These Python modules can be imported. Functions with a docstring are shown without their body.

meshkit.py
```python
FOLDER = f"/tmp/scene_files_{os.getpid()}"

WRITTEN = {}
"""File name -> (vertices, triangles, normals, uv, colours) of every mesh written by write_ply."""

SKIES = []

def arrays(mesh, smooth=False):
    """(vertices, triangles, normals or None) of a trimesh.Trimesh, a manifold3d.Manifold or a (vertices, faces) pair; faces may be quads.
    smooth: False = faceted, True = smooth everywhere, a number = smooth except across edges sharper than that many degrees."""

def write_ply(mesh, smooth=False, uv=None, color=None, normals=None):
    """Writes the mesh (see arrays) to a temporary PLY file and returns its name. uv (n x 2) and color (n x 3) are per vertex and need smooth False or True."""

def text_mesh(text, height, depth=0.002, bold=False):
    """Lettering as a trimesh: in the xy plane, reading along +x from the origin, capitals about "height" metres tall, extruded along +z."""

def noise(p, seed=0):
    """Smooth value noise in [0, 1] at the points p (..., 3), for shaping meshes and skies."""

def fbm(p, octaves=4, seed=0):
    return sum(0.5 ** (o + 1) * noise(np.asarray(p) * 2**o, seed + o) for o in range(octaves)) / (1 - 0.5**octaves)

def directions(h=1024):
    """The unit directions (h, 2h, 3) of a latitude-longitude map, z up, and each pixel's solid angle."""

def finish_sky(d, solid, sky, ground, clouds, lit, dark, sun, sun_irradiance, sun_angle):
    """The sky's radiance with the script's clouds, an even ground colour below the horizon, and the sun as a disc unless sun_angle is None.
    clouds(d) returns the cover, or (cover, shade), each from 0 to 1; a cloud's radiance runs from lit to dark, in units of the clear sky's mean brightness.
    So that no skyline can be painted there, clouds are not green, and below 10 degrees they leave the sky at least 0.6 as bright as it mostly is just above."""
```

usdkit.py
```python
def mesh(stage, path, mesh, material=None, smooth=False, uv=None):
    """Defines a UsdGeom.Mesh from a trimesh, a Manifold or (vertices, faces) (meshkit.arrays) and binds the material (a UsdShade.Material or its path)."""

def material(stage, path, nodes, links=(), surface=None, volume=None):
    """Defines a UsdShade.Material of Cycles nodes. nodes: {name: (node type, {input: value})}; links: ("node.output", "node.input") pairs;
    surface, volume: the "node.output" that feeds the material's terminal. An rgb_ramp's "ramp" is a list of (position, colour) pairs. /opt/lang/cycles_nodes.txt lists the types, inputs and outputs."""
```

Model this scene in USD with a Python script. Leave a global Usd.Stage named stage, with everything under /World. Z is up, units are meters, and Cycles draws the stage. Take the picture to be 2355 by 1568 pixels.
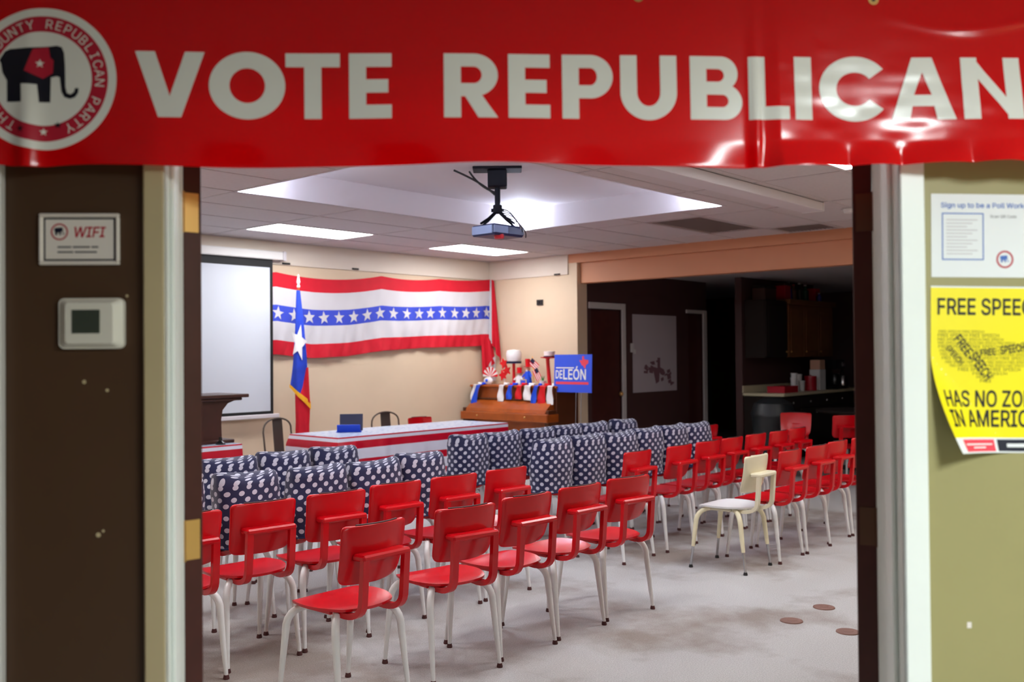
import math, random
import numpy as np, trimesh
import shapely.geometry as sg, shapely.affinity as sa, shapely.ops as so
import usdkit, meshkit
from pxr import Usd, UsdGeom, UsdShade, UsdLux, Gf, Sdf

random.seed(7); RNG = np.random.default_rng(7)
stage = Usd.Stage.CreateInMemory()
UsdGeom.SetStageUpAxis(stage, UsdGeom.Tokens.z); UsdGeom.SetStageMetersPerUnit(stage, 1.0)
UsdGeom.Xform.Define(stage, '/World'); UsdGeom.Scope.Define(stage, '/World/Looks')
PI = math.pi

# ------------------------------------------------------------------ camera, light, exposure
H = 1.475
R3 = (0.66399429, -0.74768426, -0.00893507); U3 = (-0.0046512, -0.01607923, 0.9998599); F3 = (0.74772318, 0.6638597, 0.01415415)
cam = UsdGeom.Camera.Define(stage, '/World/camera')
cam.CreateHorizontalApertureAttr(36.0); cam.CreateVerticalApertureAttr(36.0 * 1568 / 2355)
cam.CreateFocalLengthAttr(36.0 * 2204 / 2355); cam.CreateClippingRangeAttr(Gf.Vec2f(0.05, 100))
cam.CreateFStopAttr(2.8); cam.CreateFocusDistanceAttr(4.4)
cam.CreateExposureAttr(1.05)
M4 = Gf.Matrix4d(*R3, 0, *U3, 0, *[-v for v in F3], 0, 0, 0, H, 1)
cam.AddTransformOp().Set(M4)
TROFFER = 9.0        # emission strength of the ceiling troffers
HALL = 31.0           # hall ceiling fixture
LED = 400.0           # bluish LED pucks in the corners of the ceiling tray

# ------------------------------------------------------------------ colours and materials
def lin(r, g, b):
    f = lambda v: (v / 255 / 12.92) if v <= 10.31 else ((v / 255 + 0.055) / 1.055) ** 2.4
    return (f(r), f(g), f(b))
LOOK = {}
def mat(name, col, rough=0.6, metal=0.0, spec=0.5, var=0.0, scale=6.0, bump=0.0, bscale=200.0, coat=0.0, emit=None, strength=0.0, sheen=0.0):
    p = {'base_color': col, 'roughness': rough, 'metallic': metal, 'specular_ior_level': spec}
    if coat: p['coat_weight'] = coat; p['coat_roughness'] = 0.12
    if sheen: p['sheen_weight'] = sheen
    if emit is not None: p['emission_color'] = emit; p['emission_strength'] = strength
    n = {'p': ('principled_bsdf', p)}; l = []
    if var:
        n['tc'] = ('texture_coordinate', {}); n['no'] = ('noise_texture', {'scale': scale, 'detail': 5.0, 'roughness': 0.6})
        n['ra'] = ('rgb_ramp', {'ramp': [(0.3, tuple(c * (1 - var) for c in col)), (0.7, tuple(min(1, c * (1 + var)) for c in col))]})
        l += [('tc.object', 'no.vector'), ('no.fac', 'ra.fac'), ('ra.color', 'p.base_color')]
    if bump:
        if 'tc' not in n: n['tc'] = ('texture_coordinate', {})
        n['nb'] = ('noise_texture', {'scale': bscale, 'detail': 3.0}); n['bu'] = ('bump', {'strength': bump, 'distance': 0.002})
        l += [('tc.object', 'nb.vector'), ('nb.fac', 'bu.height'), ('bu.normal', 'p.normal')]
    LOOK[name] = usdkit.material(stage, '/World/Looks/' + name, n, l, surface='p.BSDF')
    return LOOK[name]
def custom(name, nodes, links, surface):
    LOOK[name] = usdkit.material(stage, '/World/Looks/' + name, nodes, links, surface=surface); return LOOK[name]

mat('tan_paint', lin(222, 200, 172), 0.55, var=0.03, scale=1.5, bump=0.15, bscale=90)
mat('cream_paint', lin(226, 214, 200), 0.55, var=0.02, scale=1.5)
mat('tan_bounce_paint', lin(206, 140, 100), 0.5, var=0.03, scale=1.2)  # tan paint with warm bounce light put into the colour
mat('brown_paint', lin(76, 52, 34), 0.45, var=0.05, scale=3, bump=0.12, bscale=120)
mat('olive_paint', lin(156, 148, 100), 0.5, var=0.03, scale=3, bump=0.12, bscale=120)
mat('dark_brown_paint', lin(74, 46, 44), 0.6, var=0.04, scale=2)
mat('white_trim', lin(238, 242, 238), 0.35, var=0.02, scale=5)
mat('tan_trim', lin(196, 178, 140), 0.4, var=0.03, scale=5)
mat('grey_trim', lin(206, 202, 200), 0.4)
mat('dark_wood', lin(72, 34, 30), 0.4, var=0.15, scale=8, spec=0.3)
mat('brass', lin(214, 170, 104), 0.35, metal=0.7)
mat('brass_shade', lin(96, 62, 44), 0.45, metal=0.4)  # brass of the right door hinges, their shade put into the colour
mat('ceiling_tile', lin(206, 199, 200), 0.85, var=0.04, scale=40, bump=0.25, bscale=160)
mat('grid_metal', lin(196, 189, 190), 0.6)
mat('drywall_white', lin(214, 208, 212), 0.8, var=0.015, scale=2)
mat('lamp_panel', (1, 1, 1), 0.4, emit=(0.97, 0.98, 1.0), strength=TROFFER)
mat('hall_panel', (1, 1, 1), 0.4, emit=(0.9, 0.99, 1.0), strength=HALL)
mat('led_puck', (1, 1, 1), 0.4, emit=(0.72, 0.82, 1.0), strength=LED)
mat('lamp_frame', lin(226, 224, 222), 0.5)
mat('vent_grey', lin(176, 164, 164), 0.6)
mat('red_plastic', lin(198, 0, 18), 0.28, spec=0.5, var=0.05, scale=5)
mat('red_plastic_shade', lin(74, 34, 34), 0.6)  # painted shading line for the red chair backs
mat('white_steel', lin(226, 226, 226), 0.3, spec=0.5)
mat('glide', lin(74, 32, 32), 0.6)
mat('cream_plastic', lin(228, 220, 192), 0.4, var=0.03, scale=6)
mat('white_plastic', lin(228, 228, 228), 0.4)
mat('cream_steel', lin(232, 224, 190), 0.35)
mat('chrome', lin(190, 190, 192), 0.2, metal=1.0)
mat('black_rubber', lin(24, 22, 24), 0.6)
mat('screen_white', lin(202, 207, 216), 0.8)
mat('screen_black', lin(14, 15, 18), 0.7)
mat('cloth_red', lin(206, 0, 36), 0.75, var=0.05, scale=10)
mat('cloth_white', lin(208, 205, 210), 0.8)
mat('cloth_blue', lin(52, 72, 196), 0.75, var=0.05, scale=10)
mat('flag_blue', lin(26, 62, 190), 0.7, var=0.15, scale=10)
mat('fringe_gold', lin(246, 178, 22), 0.6)
mat('piano_wood', lin(164, 78, 22), 0.32, var=0.25, scale=4, coat=0.3)
mat('piano_dark', lin(88, 44, 20), 0.4, var=0.2, scale=4)
mat('walnut', lin(66, 30, 20), 0.35, var=0.2, scale=6)
mat('gunmetal', lin(92, 84, 78), 0.35, metal=0.6)
mat('tablet_blue', lin(16, 62, 190), 0.5)
mat('navy', lin(18, 24, 62), 0.5)
mat('projector_body', lin(30, 42, 86), 0.4)
mat('projector_black', lin(9, 10, 20), 0.7, spec=0.2)
mat('projector_silver', lin(112, 128, 170), 0.4)
mat('grey_wire', lin(150, 150, 155), 0.5)
mat('black_print', lin(16, 16, 18), 0.6)
mat('grey_print', lin(96, 90, 92), 0.7)
mat('red_print', lin(186, 14, 48), 0.5)
mat('blue_print', lin(70, 110, 190), 0.6)
mat('navy_print', lin(14, 18, 44), 0.5)
mat('paper_white', lin(236, 238, 240), 0.7)
mat('paper_warm', lin(232, 222, 214), 0.7)
mat('poster_yellow', lin(250, 232, 4), 0.45)
mat('olive_print', lin(84, 76, 10), 0.6)
mat('vinyl_white', lin(236, 234, 228), 0.2, spec=0.5)
mat('vinyl_dark', lin(8, 10, 28), 0.2)
mat('thermostat_plastic', lin(226, 220, 208), 0.4)
mat('lcd', lin(64, 70, 62), 0.15)
mat('sign_blue', lin(48, 88, 226), 0.5)
mat('sign_coral', lin(238, 70, 90), 0.5)
mat('ribbon_blue', lin(20, 80, 225), 0.3)
mat('ribbon_red', lin(220, 10, 30), 0.3)
mat('ribbon_white', lin(240, 238, 240), 0.35)
mat('skin', lin(226, 178, 150), 0.6)
mat('leaf', lin(30, 120, 50), 0.6)
mat('cabinet_wood', lin(128, 84, 46), 0.45, var=0.15, scale=5)
mat('cabinet_dark', lin(40, 32, 28), 0.8, spec=0.2)
mat('counter_top', lin(214, 204, 170), 0.4)
mat('black_gloss', lin(18, 18, 20), 0.25)
mat('bin_black', lin(24, 30, 32), 0.45)
mat('bottle_green', lin(30, 90, 70), 0.2)
mat('bottle_blue', lin(50, 60, 170), 0.25)
mat('bottle_red', lin(180, 16, 40), 0.3)
mat('outlet_brown', lin(128, 96, 86), 0.5)
mat('map_grey', lin(190, 180, 186), 0.7)
mat('map_ink', lin(120, 84, 92), 0.7)
# banner vinyl: glossy, lets light from the room through where it hangs in front of the opening
custom('banner_red', {'p': ('principled_bsdf', {'base_color': lin(242, 0, 12), 'roughness': 0.16, 'specular_ior_level': 0.6}),
        'tc': ('texture_coordinate', {}), 'no': ('noise_texture', {'scale': 9.0, 'detail': 2.0}), 'bu': ('bump', {'strength': 0.08, 'distance': 0.004}),
        't': ('translucent_bsdf', {'color': lin(242, 0, 8)}), 'm': ('mix_closure', {'fac': 0.36})},
       [('tc.object', 'no.vector'), ('no.fac', 'bu.height'), ('bu.normal', 'p.normal'), ('p.BSDF', 'm.closure1'), ('t.BSDF', 'm.closure2')], 'm.closure')
# carpet: fine loop speckle plus trodden soiling
custom('carpet', {'tc': ('texture_coordinate', {}), 'f': ('noise_texture', {'scale': 160.0, 'detail': 3.0}), 's': ('noise_texture', {'scale': 0.9, 'detail': 5.0, 'roughness': 0.6}),
        'r1': ('rgb_ramp', {'ramp': [(0.25, lin(164, 163, 162)), (0.75, lin(198, 197, 196))]}),
        'r2': ('rgb_ramp', {'ramp': [(0.36, lin(196, 180, 170)), (0.5, (1, 1, 1)), (1, (1, 1, 1))]}),
        'm': ('mix', {'mix_type': 'multiply', 'fac': 0.8}), 'bu': ('bump', {'strength': 0.5, 'distance': 0.004}),
        'p': ('principled_bsdf', {'roughness': 0.95, 'specular_ior_level': 0.15})},
       [('tc.object', 'f.vector'), ('tc.object', 's.vector'), ('f.fac', 'r1.fac'), ('s.fac', 'r2.fac'), ('r1.color', 'm.color1'), ('r2.color', 'm.color2'), ('m.color', 'p.base_color'), ('f.fac', 'bu.height'), ('bu.normal', 'p.normal')], 'p.BSDF')
# navy fabric with staggered white spots (two offset lattices)
def lattice(off):
    return {'md%d' % off: ('vector_math', {'math_type': 'fraction'}), 'sb%d' % off: ('vector_math', {'math_type': 'subtract', 'vector2': (0.5, 0.5, 0.5)}),
            'ad%d' % off: ('vector_math', {'math_type': 'add', 'vector2': (0.5 * off, 0.5 * off, 0)}), 'ln%d' % off: ('vector_math', {'math_type': 'length'})}
nd = {'tc': ('texture_coordinate', {}), 'sc': ('vector_math', {'math_type': 'multiply_add', 'vector2': (13.5, 15.5, 0), 'vector3': (20.0, 20.0, 0.5)}),
      'mn': ('math', {'math_type': 'minimum'}), 'lt': ('math', {'math_type': 'less_than', 'value2': 0.205}),
      'mx': ('mix', {'color1': lin(13, 18, 66), 'color2': lin(192, 192, 208)}), 'p': ('principled_bsdf', {'roughness': 0.8, 'sheen_weight': 0.3})}
lk = [('tc.UV', 'sc.vector1')]
for o in (0, 1):
    nd.update(lattice(o)); lk += [('sc.vector', 'ad%d.vector1' % o), ('ad%d.vector' % o, 'md%d.vector1' % o), ('md%d.vector' % o, 'sb%d.vector1' % o), ('sb%d.vector' % o, 'ln%d.vector1' % o)]
lk += [('ln0.value', 'mn.value1'), ('ln1.value', 'mn.value2'), ('mn.value', 'lt.value1'), ('lt.value', 'mx.fac'), ('mx.color', 'p.base_color')]
custom('star_cloth', nd, lk, 'p.BSDF')
mat('hem_cloth', lin(13, 18, 66), 0.8)
# table cover: red and white bands down the sides, speckled blue top painted pale for the glare on it
custom('flag_cover', {'tc': ('texture_coordinate', {}), 'xyz': ('separate_xyz', {}), 'd': ('math', {'math_type': 'subtract', 'value1': 0.702}),
        'q': ('math', {'math_type': 'divide', 'value2': 0.165}), 'f': ('math', {'math_type': 'fraction'}), 'lt': ('math', {'math_type': 'less_than', 'value2': 0.42}),
        'pos': ('math', {'math_type': 'greater_than', 'value2': 0.0}), 'k': ('math', {'math_type': 'multiply'}), 'eb': ('math', {'math_type': 'greater_than', 'value2': 0.731}), 'k2': ('math', {'math_type': 'maximum'}),
        'mx': ('mix', {'color1': lin(226, 226, 238), 'color2': lin(196, 4, 40)}),
        'tp': ('math', {'math_type': 'greater_than', 'value2': 0.7435}), 'vo': ('voronoi_texture', {'scale': 17.0}), 'vl': ('math', {'math_type': 'less_than', 'value2': 0.3}),
        'tm': ('mix', {'color1': lin(196, 208, 226), 'color2': lin(120, 150, 200)}), 'fm': ('mix', {}), 'p': ('principled_bsdf', {'roughness': 0.3})},
       [('tc.object', 'xyz.vector'), ('xyz.z', 'd.value2'), ('d.value', 'q.value1'), ('q.value', 'f.value1'), ('f.value', 'lt.value1'), ('d.value', 'pos.value1'), ('lt.value', 'k.value1'), ('pos.value', 'k.value2'), ('xyz.z', 'eb.value1'), ('k.value', 'k2.value1'), ('eb.value', 'k2.value2'), ('k2.value', 'mx.fac'),
        ('xyz.z', 'tp.value1'), ('tc.object', 'vo.vector'), ('vo.distance', 'vl.value1'), ('vl.value', 'tm.fac'), ('mx.color', 'fm.color1'), ('tm.color', 'fm.color2'), ('tp.value', 'fm.fac'), ('fm.color', 'p.base_color')], 'p.BSDF')

# ------------------------------------------------------------------ helpers
USED = {}
def path(parent, name):
    key = (str(parent), name); k = USED.get(key, 0); USED[key] = k + 1
    return f"{parent}/{name}" + (f"_{k:03d}" if k else '')
def obj(name, mesh, m, parent='/World', smooth=30):
    pp = parent if isinstance(parent, str) else str(parent.GetPath())
    return usdkit.mesh(stage, path(pp, name), mesh, LOOK[m] if isinstance(m, str) else m, smooth=smooth).GetPrim()
def tag(o, label=None, cat=None, group=None, kind=None):
    for k, v in (('label', label), ('category', cat), ('group', group), ('kind', kind)):
        if v: o.SetCustomDataByKey(k, v)
    return o
def thing(name, label, cat, loc=(0, 0, 0), rz=0, group=None, kind=None, parent='/World', tilt=None):
    x = UsdGeom.Xform.Define(stage, path(parent, name)); x.AddTranslateOp().Set(Gf.Vec3d(*map(float, loc))); x.AddRotateZOp().Set(float(rz))
    if tilt: x.AddRotateXYZOp().Set(Gf.Vec3f(*tilt))
    return tag(x.GetPrim(), label, cat, group, kind)
def dup(root, name, loc, rz, label, group=None):
    d = root.GetCustomData()
    r = thing(name, label, d['category'], loc, rz, group or d.get('group'))
    r.GetReferences().AddInternalReference(root.GetPath()); r.SetInstanceable(True)
    return r
cat = trimesh.util.concatenate
def bx(x0, x1, y0, y1, z0, z1, c=0.0):
    if c <= 0:
        b = trimesh.creation.box((x1 - x0, y1 - y0, z1 - z0)); b.apply_translation(((x0 + x1) / 2, (y0 + y1) / 2, (z0 + z1) / 2)); return b
    P = []
    for x, sx in ((x0, 1), (x1, -1)):
        for y, sy in ((y0, 1), (y1, -1)):
            for z, sz in ((z0, 1), (z1, -1)):
                P += [(x, y + sy * c, z + sz * c), (x + sx * c, y, z + sz * c), (x + sx * c, y + sy * c, z)]
    return trimesh.convex.convex_hull(np.array(P))
def tube(pts, r, n=10, cap=True):
    pts = np.array(pts, float); k = len(pts); r = np.full(k, r) if np.isscalar(r) else np.array(r, float)
    T = np.gradient(pts, axis=0); T /= np.linalg.norm(T, axis=1)[:, None]
    a = np.array([0, 0, 1.0]) if abs(T[0][2]) < 0.9 else np.array([1.0, 0, 0])
    V = []
    for i in range(k):
        u = a - T[i] * (a @ T[i]); u /= np.linalg.norm(u); a = u; w = np.cross(T[i], u)
        t = np.linspace(0, 2 * PI, n, endpoint=False)
        V.append(pts[i] + r[i] * (np.cos(t)[:, None] * u + np.sin(t)[:, None] * w))
    V = np.vstack(V); Fc = []
    for i in range(k - 1):
        for j in range(n):
            p, q = i * n + j, i * n + (j + 1) % n
            Fc += [(p, q, q + n), (p, q + n, p + n)]
    if cap:
        V = np.vstack([V, pts[0], pts[-1]]); c0, c1 = len(V) - 2, len(V) - 1
        for j in range(n):
            Fc += [(c0, (j + 1) % n, j), (c1, (k - 1) * n + j, (k - 1) * n + (j + 1) % n)]
    return trimesh.Trimesh(V, Fc, process=False)
def lathe(prof, n=24, loc=(0, 0, 0)):
    m = trimesh.creation.revolve(np.array(prof, float), sections=n); m.apply_translation(loc); return m
def bez(p0, p1, p2, n=8):
    t = np.linspace(0, 1, n)[:, None]; p0, p1, p2 = map(lambda v: np.array(v, float), (p0, p1, p2))
    return (1 - t) ** 2 * p0 + 2 * t * (1 - t) * p1 + t * t * p2
def grid_solid(top, bot):
    """closed shell from two (r,c,3) point grids"""
    r, c = top.shape[:2]; V = np.vstack([top.reshape(-1, 3), bot.reshape(-1, 3)]); n = r * c; Fc = []
    for i in range(r - 1):
        for j in range(c - 1):
            a, b, d, e = i * c + j, i * c + j + 1, (i + 1) * c + j + 1, (i + 1) * c + j
            Fc += [(a, b, d), (a, d, e), (n + a, n + d, n + b), (n + a, n + e, n + d)]
    ring = [j for j in range(c)] + [i * c + c - 1 for i in range(1, r)] + [(r - 1) * c + j for j in range(c - 2, -1, -1)] + [i * c for i in range(r - 2, 0, -1)]
    for a, b in zip(ring, ring[1:] + ring[:1]): Fc += [(a, n + a, n + b), (a, n + b, b)]
    m = trimesh.Trimesh(V, Fc, process=False); trimesh.repair.fix_normals(m); return m
def polys(g): return [p for p in (g.geoms if hasattr(g, 'geoms') else [g]) if p.geom_type == 'Polygon' and p.area > 1e-9]
def extrude(g, d):
    return cat([trimesh.creation.extrude_polygon(p, d, engine='earcut') for p in polys(g)])
def flat(g, fn, edge=0.02):
    """thin print: triangulated polygon, subdivided, every (u,v) sent to 3D by fn"""
    out = []
    for p in polys(g):
        v, f = trimesh.creation.triangulate_polygon(p, engine='earcut')
        v = np.c_[v, np.zeros(len(v))]
        v, f = trimesh.remesh.subdivide_to_size(v, f, edge, max_iter=12)
        out.append(trimesh.Trimesh(fn(v[:, :2]), f, process=False))
    return cat(out)
def star(cx, cy, r, rot=0.0, k=0.40):
    return sg.Polygon([(cx + (r if i % 2 == 0 else r * k) * math.sin(rot + i * PI / 5), cy + (r if i % 2 == 0 else r * k) * math.cos(rot + i * PI / 5)) for i in range(10)])
def disc(cx, cy, r): return sg.Point(cx, cy).buffer(r, 32)
def rect(x0, y0, x1, y1): return sg.box(min(x0, x1), min(y0, y1), max(x0, x1), max(y0, y1))
def stroke(pts, w): return sg.LineString(pts).buffer(w / 2, cap_style=2, join_style=2)
def words(text, h, x=0, y=0, width=None, bold=True, maxw=None, slant=0.0):
    m = meshkit.text_mesh(text, h, 0.001, bold=bold); b = m.bounds
    sx = 1.0
    if width: sx = width / (b[1][0] - b[0][0])
    V = m.vertices.copy(); V[:, 0] = (V[:, 0] - b[0][0]) * sx; V[:, 0] += slant * V[:, 1]; V[:, 0] += x; V[:, 1] += y
    top = m.face_normals[:, 2] > 0.9          # print only: keep the front face
    return trimesh.Trimesh(V, m.faces[top], process=True)
def place2d(m, fn):
    m = m.copy(); m.vertices = fn(m.vertices[:, :2]); return m

# frame of the diagonal door wall: s runs right along it, t runs into the meeting room
Q = math.sqrt(0.5)
def W(s, t): return (Q * s + Q * t, -Q * s + Q * t)
def wallthing(name, label, catg, s=0, t=0, z=0, rz=0, **k):
    x, y = W(s, t); return thing(name, label, catg, (x, y, z), -45 + rz, **k)
def rot45(m):
    m = m.copy(); m.apply_transform(trimesh.transformations.rotation_matrix(-PI / 4, (0, 0, 1))); return m
WT = 2.05            # hall face of the door wall
CZ, XR, YB = 2.72, 9.436, 8.783     # ceiling height, right wall, back wall
TX0, TX1, TY0, TY1, TZ = 4.01, 7.24, 4.04, 6.30, 2.93   # lit ceiling tray
X0 = Y0 = 0.3        # unseen near walls

# ------------------------------------------------------------------ structure
def struct(name, mesh, m, parent='/World', smooth=False):
    o = obj(name, mesh, m, parent, smooth)
    if parent == '/World': tag(o, kind='structure')
    return o
struct('floor', bx(-6, 19, -6, 12.5, -0.1, 0), 'carpet')
struct('wall_back', bx(X0 - 0.2, XR + 0.2, YB, YB + 0.15, 0, 3.1), 'tan_paint')
fr = thing('trim_1', None, None, kind='structure')
obj('frieze_board', cat([bx(X0, XR, YB - 0.018, YB, 2.47, CZ - 0.002, 0.003), bx(XR - 0.018, XR, 7.42, YB - 0.019, 2.47, CZ - 0.002, 0.003)]), 'cream_paint', fr, False)
for (a, b) in ((6.17, 0.10), (7.13, 0.09)):
    obj('hook_bar', bx(a - b / 2, a + b / 2, YB - 0.035, YB - 0.018, 2.478, 2.497, 0.003), 'black_rubber', fr, False)
obj('hook_bar', bx(XR - 0.035, XR - 0.018, 7.54, 7.63, 2.47, 2.49, 0.003), 'black_rubber', fr, False)
wr = thing('wall_right', None, None, kind='structure')
obj('pier', bx(XR, XR + 0.2, 7.29, YB + 0.1, 0, 3.1), 'tan_paint', wr, False)
obj('pier', bx(XR, XR + 0.2, Y0 - 0.3, 2.4, 0, 3.1), 'tan_paint', wr, False)
obj('header', bx(XR - 0.003, XR + 0.22, 2.4, 7.42, 2.61, 2.99), 'tan_bounce_paint', wr, False)
obj('beam', bx(XR + 0.06, XR + 0.2, 2.4, 7.285, 2.355, 2.61, 0.004), 'tan_bounce_paint', wr, False)
struct('wall_left', bx(X0 - 0.15, X0, 2.5, YB + 0.1, 0, 3.1), 'tan_paint')
struct('wall_near', bx(2.5, XR + 0.2, Y0 - 0.15, Y0, 0, 3.1), 'tan_paint')
# diagonal wall with the double doorway (local s,t,z), hall paint on one face and room paint on the other
JL, JR = -0.602, 0.970
wf = thing('wall_front', None, None, (0, 0, 0), -45, kind='structure')
def skin(a, b, z0, z1, m): obj('panel', bx(a, b, WT, WT + 0.05, z0, z1), m, wf, False)
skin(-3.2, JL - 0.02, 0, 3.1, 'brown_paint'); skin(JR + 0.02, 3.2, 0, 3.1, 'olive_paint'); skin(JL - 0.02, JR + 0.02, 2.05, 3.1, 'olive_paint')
obj('room_side', cat([bx(-3.2, JL - 0.02, WT + 0.05, WT + 0.1, 0, 3.1), bx(JR + 0.02, 3.2, WT + 0.05, WT + 0.1, 0, 3.1), bx(JL - 0.02, JR + 0.02, WT + 0.05, WT + 0.1, 2.05, 3.1)]), 'tan_paint', wf, False)
for (s, z, r) in ((-0.773, 1.426, .0042), (-0.726, 1.408, .0035), (-0.745, 1.107, .005), (-0.735, 1.115, .003), (-0.685, 1.605, .003)):
    obj('paint_chip', place2d(trimesh.Trimesh(*[a for a in (np.c_[np.array(disc(s, z, r).exterior.coords)[:-1:6], np.zeros(22)[:len(np.array(disc(s, z, r).exterior.coords)[:-1:6])]], [(0, i + 1, i) for i in range(1, len(np.array(disc(s, z, r).exterior.coords)[:-1:6]) - 1)])], process=False), lambda q: np.c_[q[:, 0], np.full(len(q), WT - 0.0004), q[:, 1]]), 'tan_trim', wf, False)
obj('paint_chip', bx(1.117, 1.127, WT - 0.0004, WT, 0.866, 0.879), 'paper_warm', wf, False)
# casings and jambs
def casing(n, a, b, m):
    t = thing(n, None, None, (0, 0, 0), -45, kind='structure')
    obj('casing', bx(a, b, WT - 0.02, WT, 0, 2.10, 0.004), m, t, False); return t
t1 = casing('trim_2', JL - 0.045, JL, 'tan_trim'); t2 = casing('trim_3', JR, JR + 0.057, 'white_trim')  # the left casing's tan has its shade painted in
for t, s0, sg_ in ((t1, JL, -1), (t2, JR, 1)):
    a, b = sorted((s0, s0 + sg_ * 0.02)); m = 'white_trim'
    obj('jamb', bx(a, b, WT - 0.018, WT + 0.12, 0, 2.05, 0.002), m, t, False)
    a, b = sorted((s0, s0 - sg_ * 0.009))
    obj('stop_moulding', cat([bx(a, b, WT + 0.018, WT + 0.055, 0, 2.04, 0.003)]), m, t, False)
th = thing('trim_4', None, None, (0, 0, 0), -45, kind='structure')
obj('head_casing', bx(JL - 0.045, JR + 0.057, WT - 0.019, WT, 2.10, 2.16, 0.003), 'tan_trim', th, False)
obj('head_jamb', bx(JL - 0.02, JR + 0.02, WT - 0.018, WT + 0.12, 2.05, 2.07), 'white_trim', th, False)
tl = thing('trim_5', None, None, (0, 0, 0), -45, kind='structure')
obj('casing', bx(-1.03, -0.931, WT - 0.025, WT, 0, 2.10, 0.004), 'grey_trim', tl, False)
# the two door leaves stand open into the room
def leaf(n, s0, side, phi, hm):
    x, y = W(s0, WT + 0.122); d = thing(n, None, None, (x, y, 0), -45 + (phi if side < 0 else -phi), kind='structure')
    a, b = (0.004, 0.775) if side < 0 else (-0.775, -0.004)
    obj('leaf', bx(a, b, -0.044, 0, 0.012, 2.03, 0.002), 'dark_wood', d, False)
    for z in (1.80, 1.068, 0.33):
        h = obj('hinge', cat([bx(min(a, 0.004 if side < 0 else -0.004) if side < 0 else -0.004, 0.004 if side < 0 else -0.001, -0.036, -0.002, z - 0.044, z + 0.044) if False else
            bx((0.0015 if side < 0 else -0.0045), (0.0045 if side < 0 else -0.0015), -0.036, -0.002, z - 0.044, z + 0.044), tube([(0, 0.004, z - 0.046), (0, 0.004, z + 0.046)], 0.006, 10)]), hm, d, 30)
    e = b - 0.07 if side < 0 else a + 0.07
    for yy in (0.02, -0.064):
        obj('door_knob', trimesh.creation.icosphere(2, 0.027).apply_translation((e, yy + (0.02 if yy > 0 else -0.02), 0.98)), 'brass', d)
leaf('door_1', JL, -1, 130, 'brass'); leaf('door_2', JR, 1, 120, 'brass_shade')

# hall behind the camera (s -2.4..2.6, t -3..WT)
hl = thing('wall_hall', None, None, (0, 0, 0), -45, kind='structure')
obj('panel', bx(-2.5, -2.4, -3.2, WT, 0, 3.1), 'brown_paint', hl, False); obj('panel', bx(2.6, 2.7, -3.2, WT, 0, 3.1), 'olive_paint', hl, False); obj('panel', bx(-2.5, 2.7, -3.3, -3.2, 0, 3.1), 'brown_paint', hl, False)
hc = thing('ceiling_hall', None, None, (0, 0, 0), -45, kind='structure')
obj('slab', bx(-2.5, 2.7, -3.3, WT, 2.45, 2.55), 'ceiling_tile', hc, False)
for (s, t, lab) in ((1.70, -0.15, 'lit white ceiling panel light in the hall to the right of the camera'),):
    hx = wallthing('hall_light', lab, 'ceiling light', s, t, 2.45)
    obj('diffuser', bx(-0.27, 0.27, -0.58, 0.58, -0.022, -0.014), 'hall_panel', hx, False)
    obj('frame', cat([bx(-0.3, 0.3, -0.61, -0.58, -0.025, 0), bx(-0.3, 0.3, 0.58, 0.61, -0.025, 0), bx(-0.3, -0.27, -0.58, 0.58, -0.025, 0), bx(0.27, 0.3, -0.58, 0.58, -0.025, 0)]), 'lamp_frame', hx, False)

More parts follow.
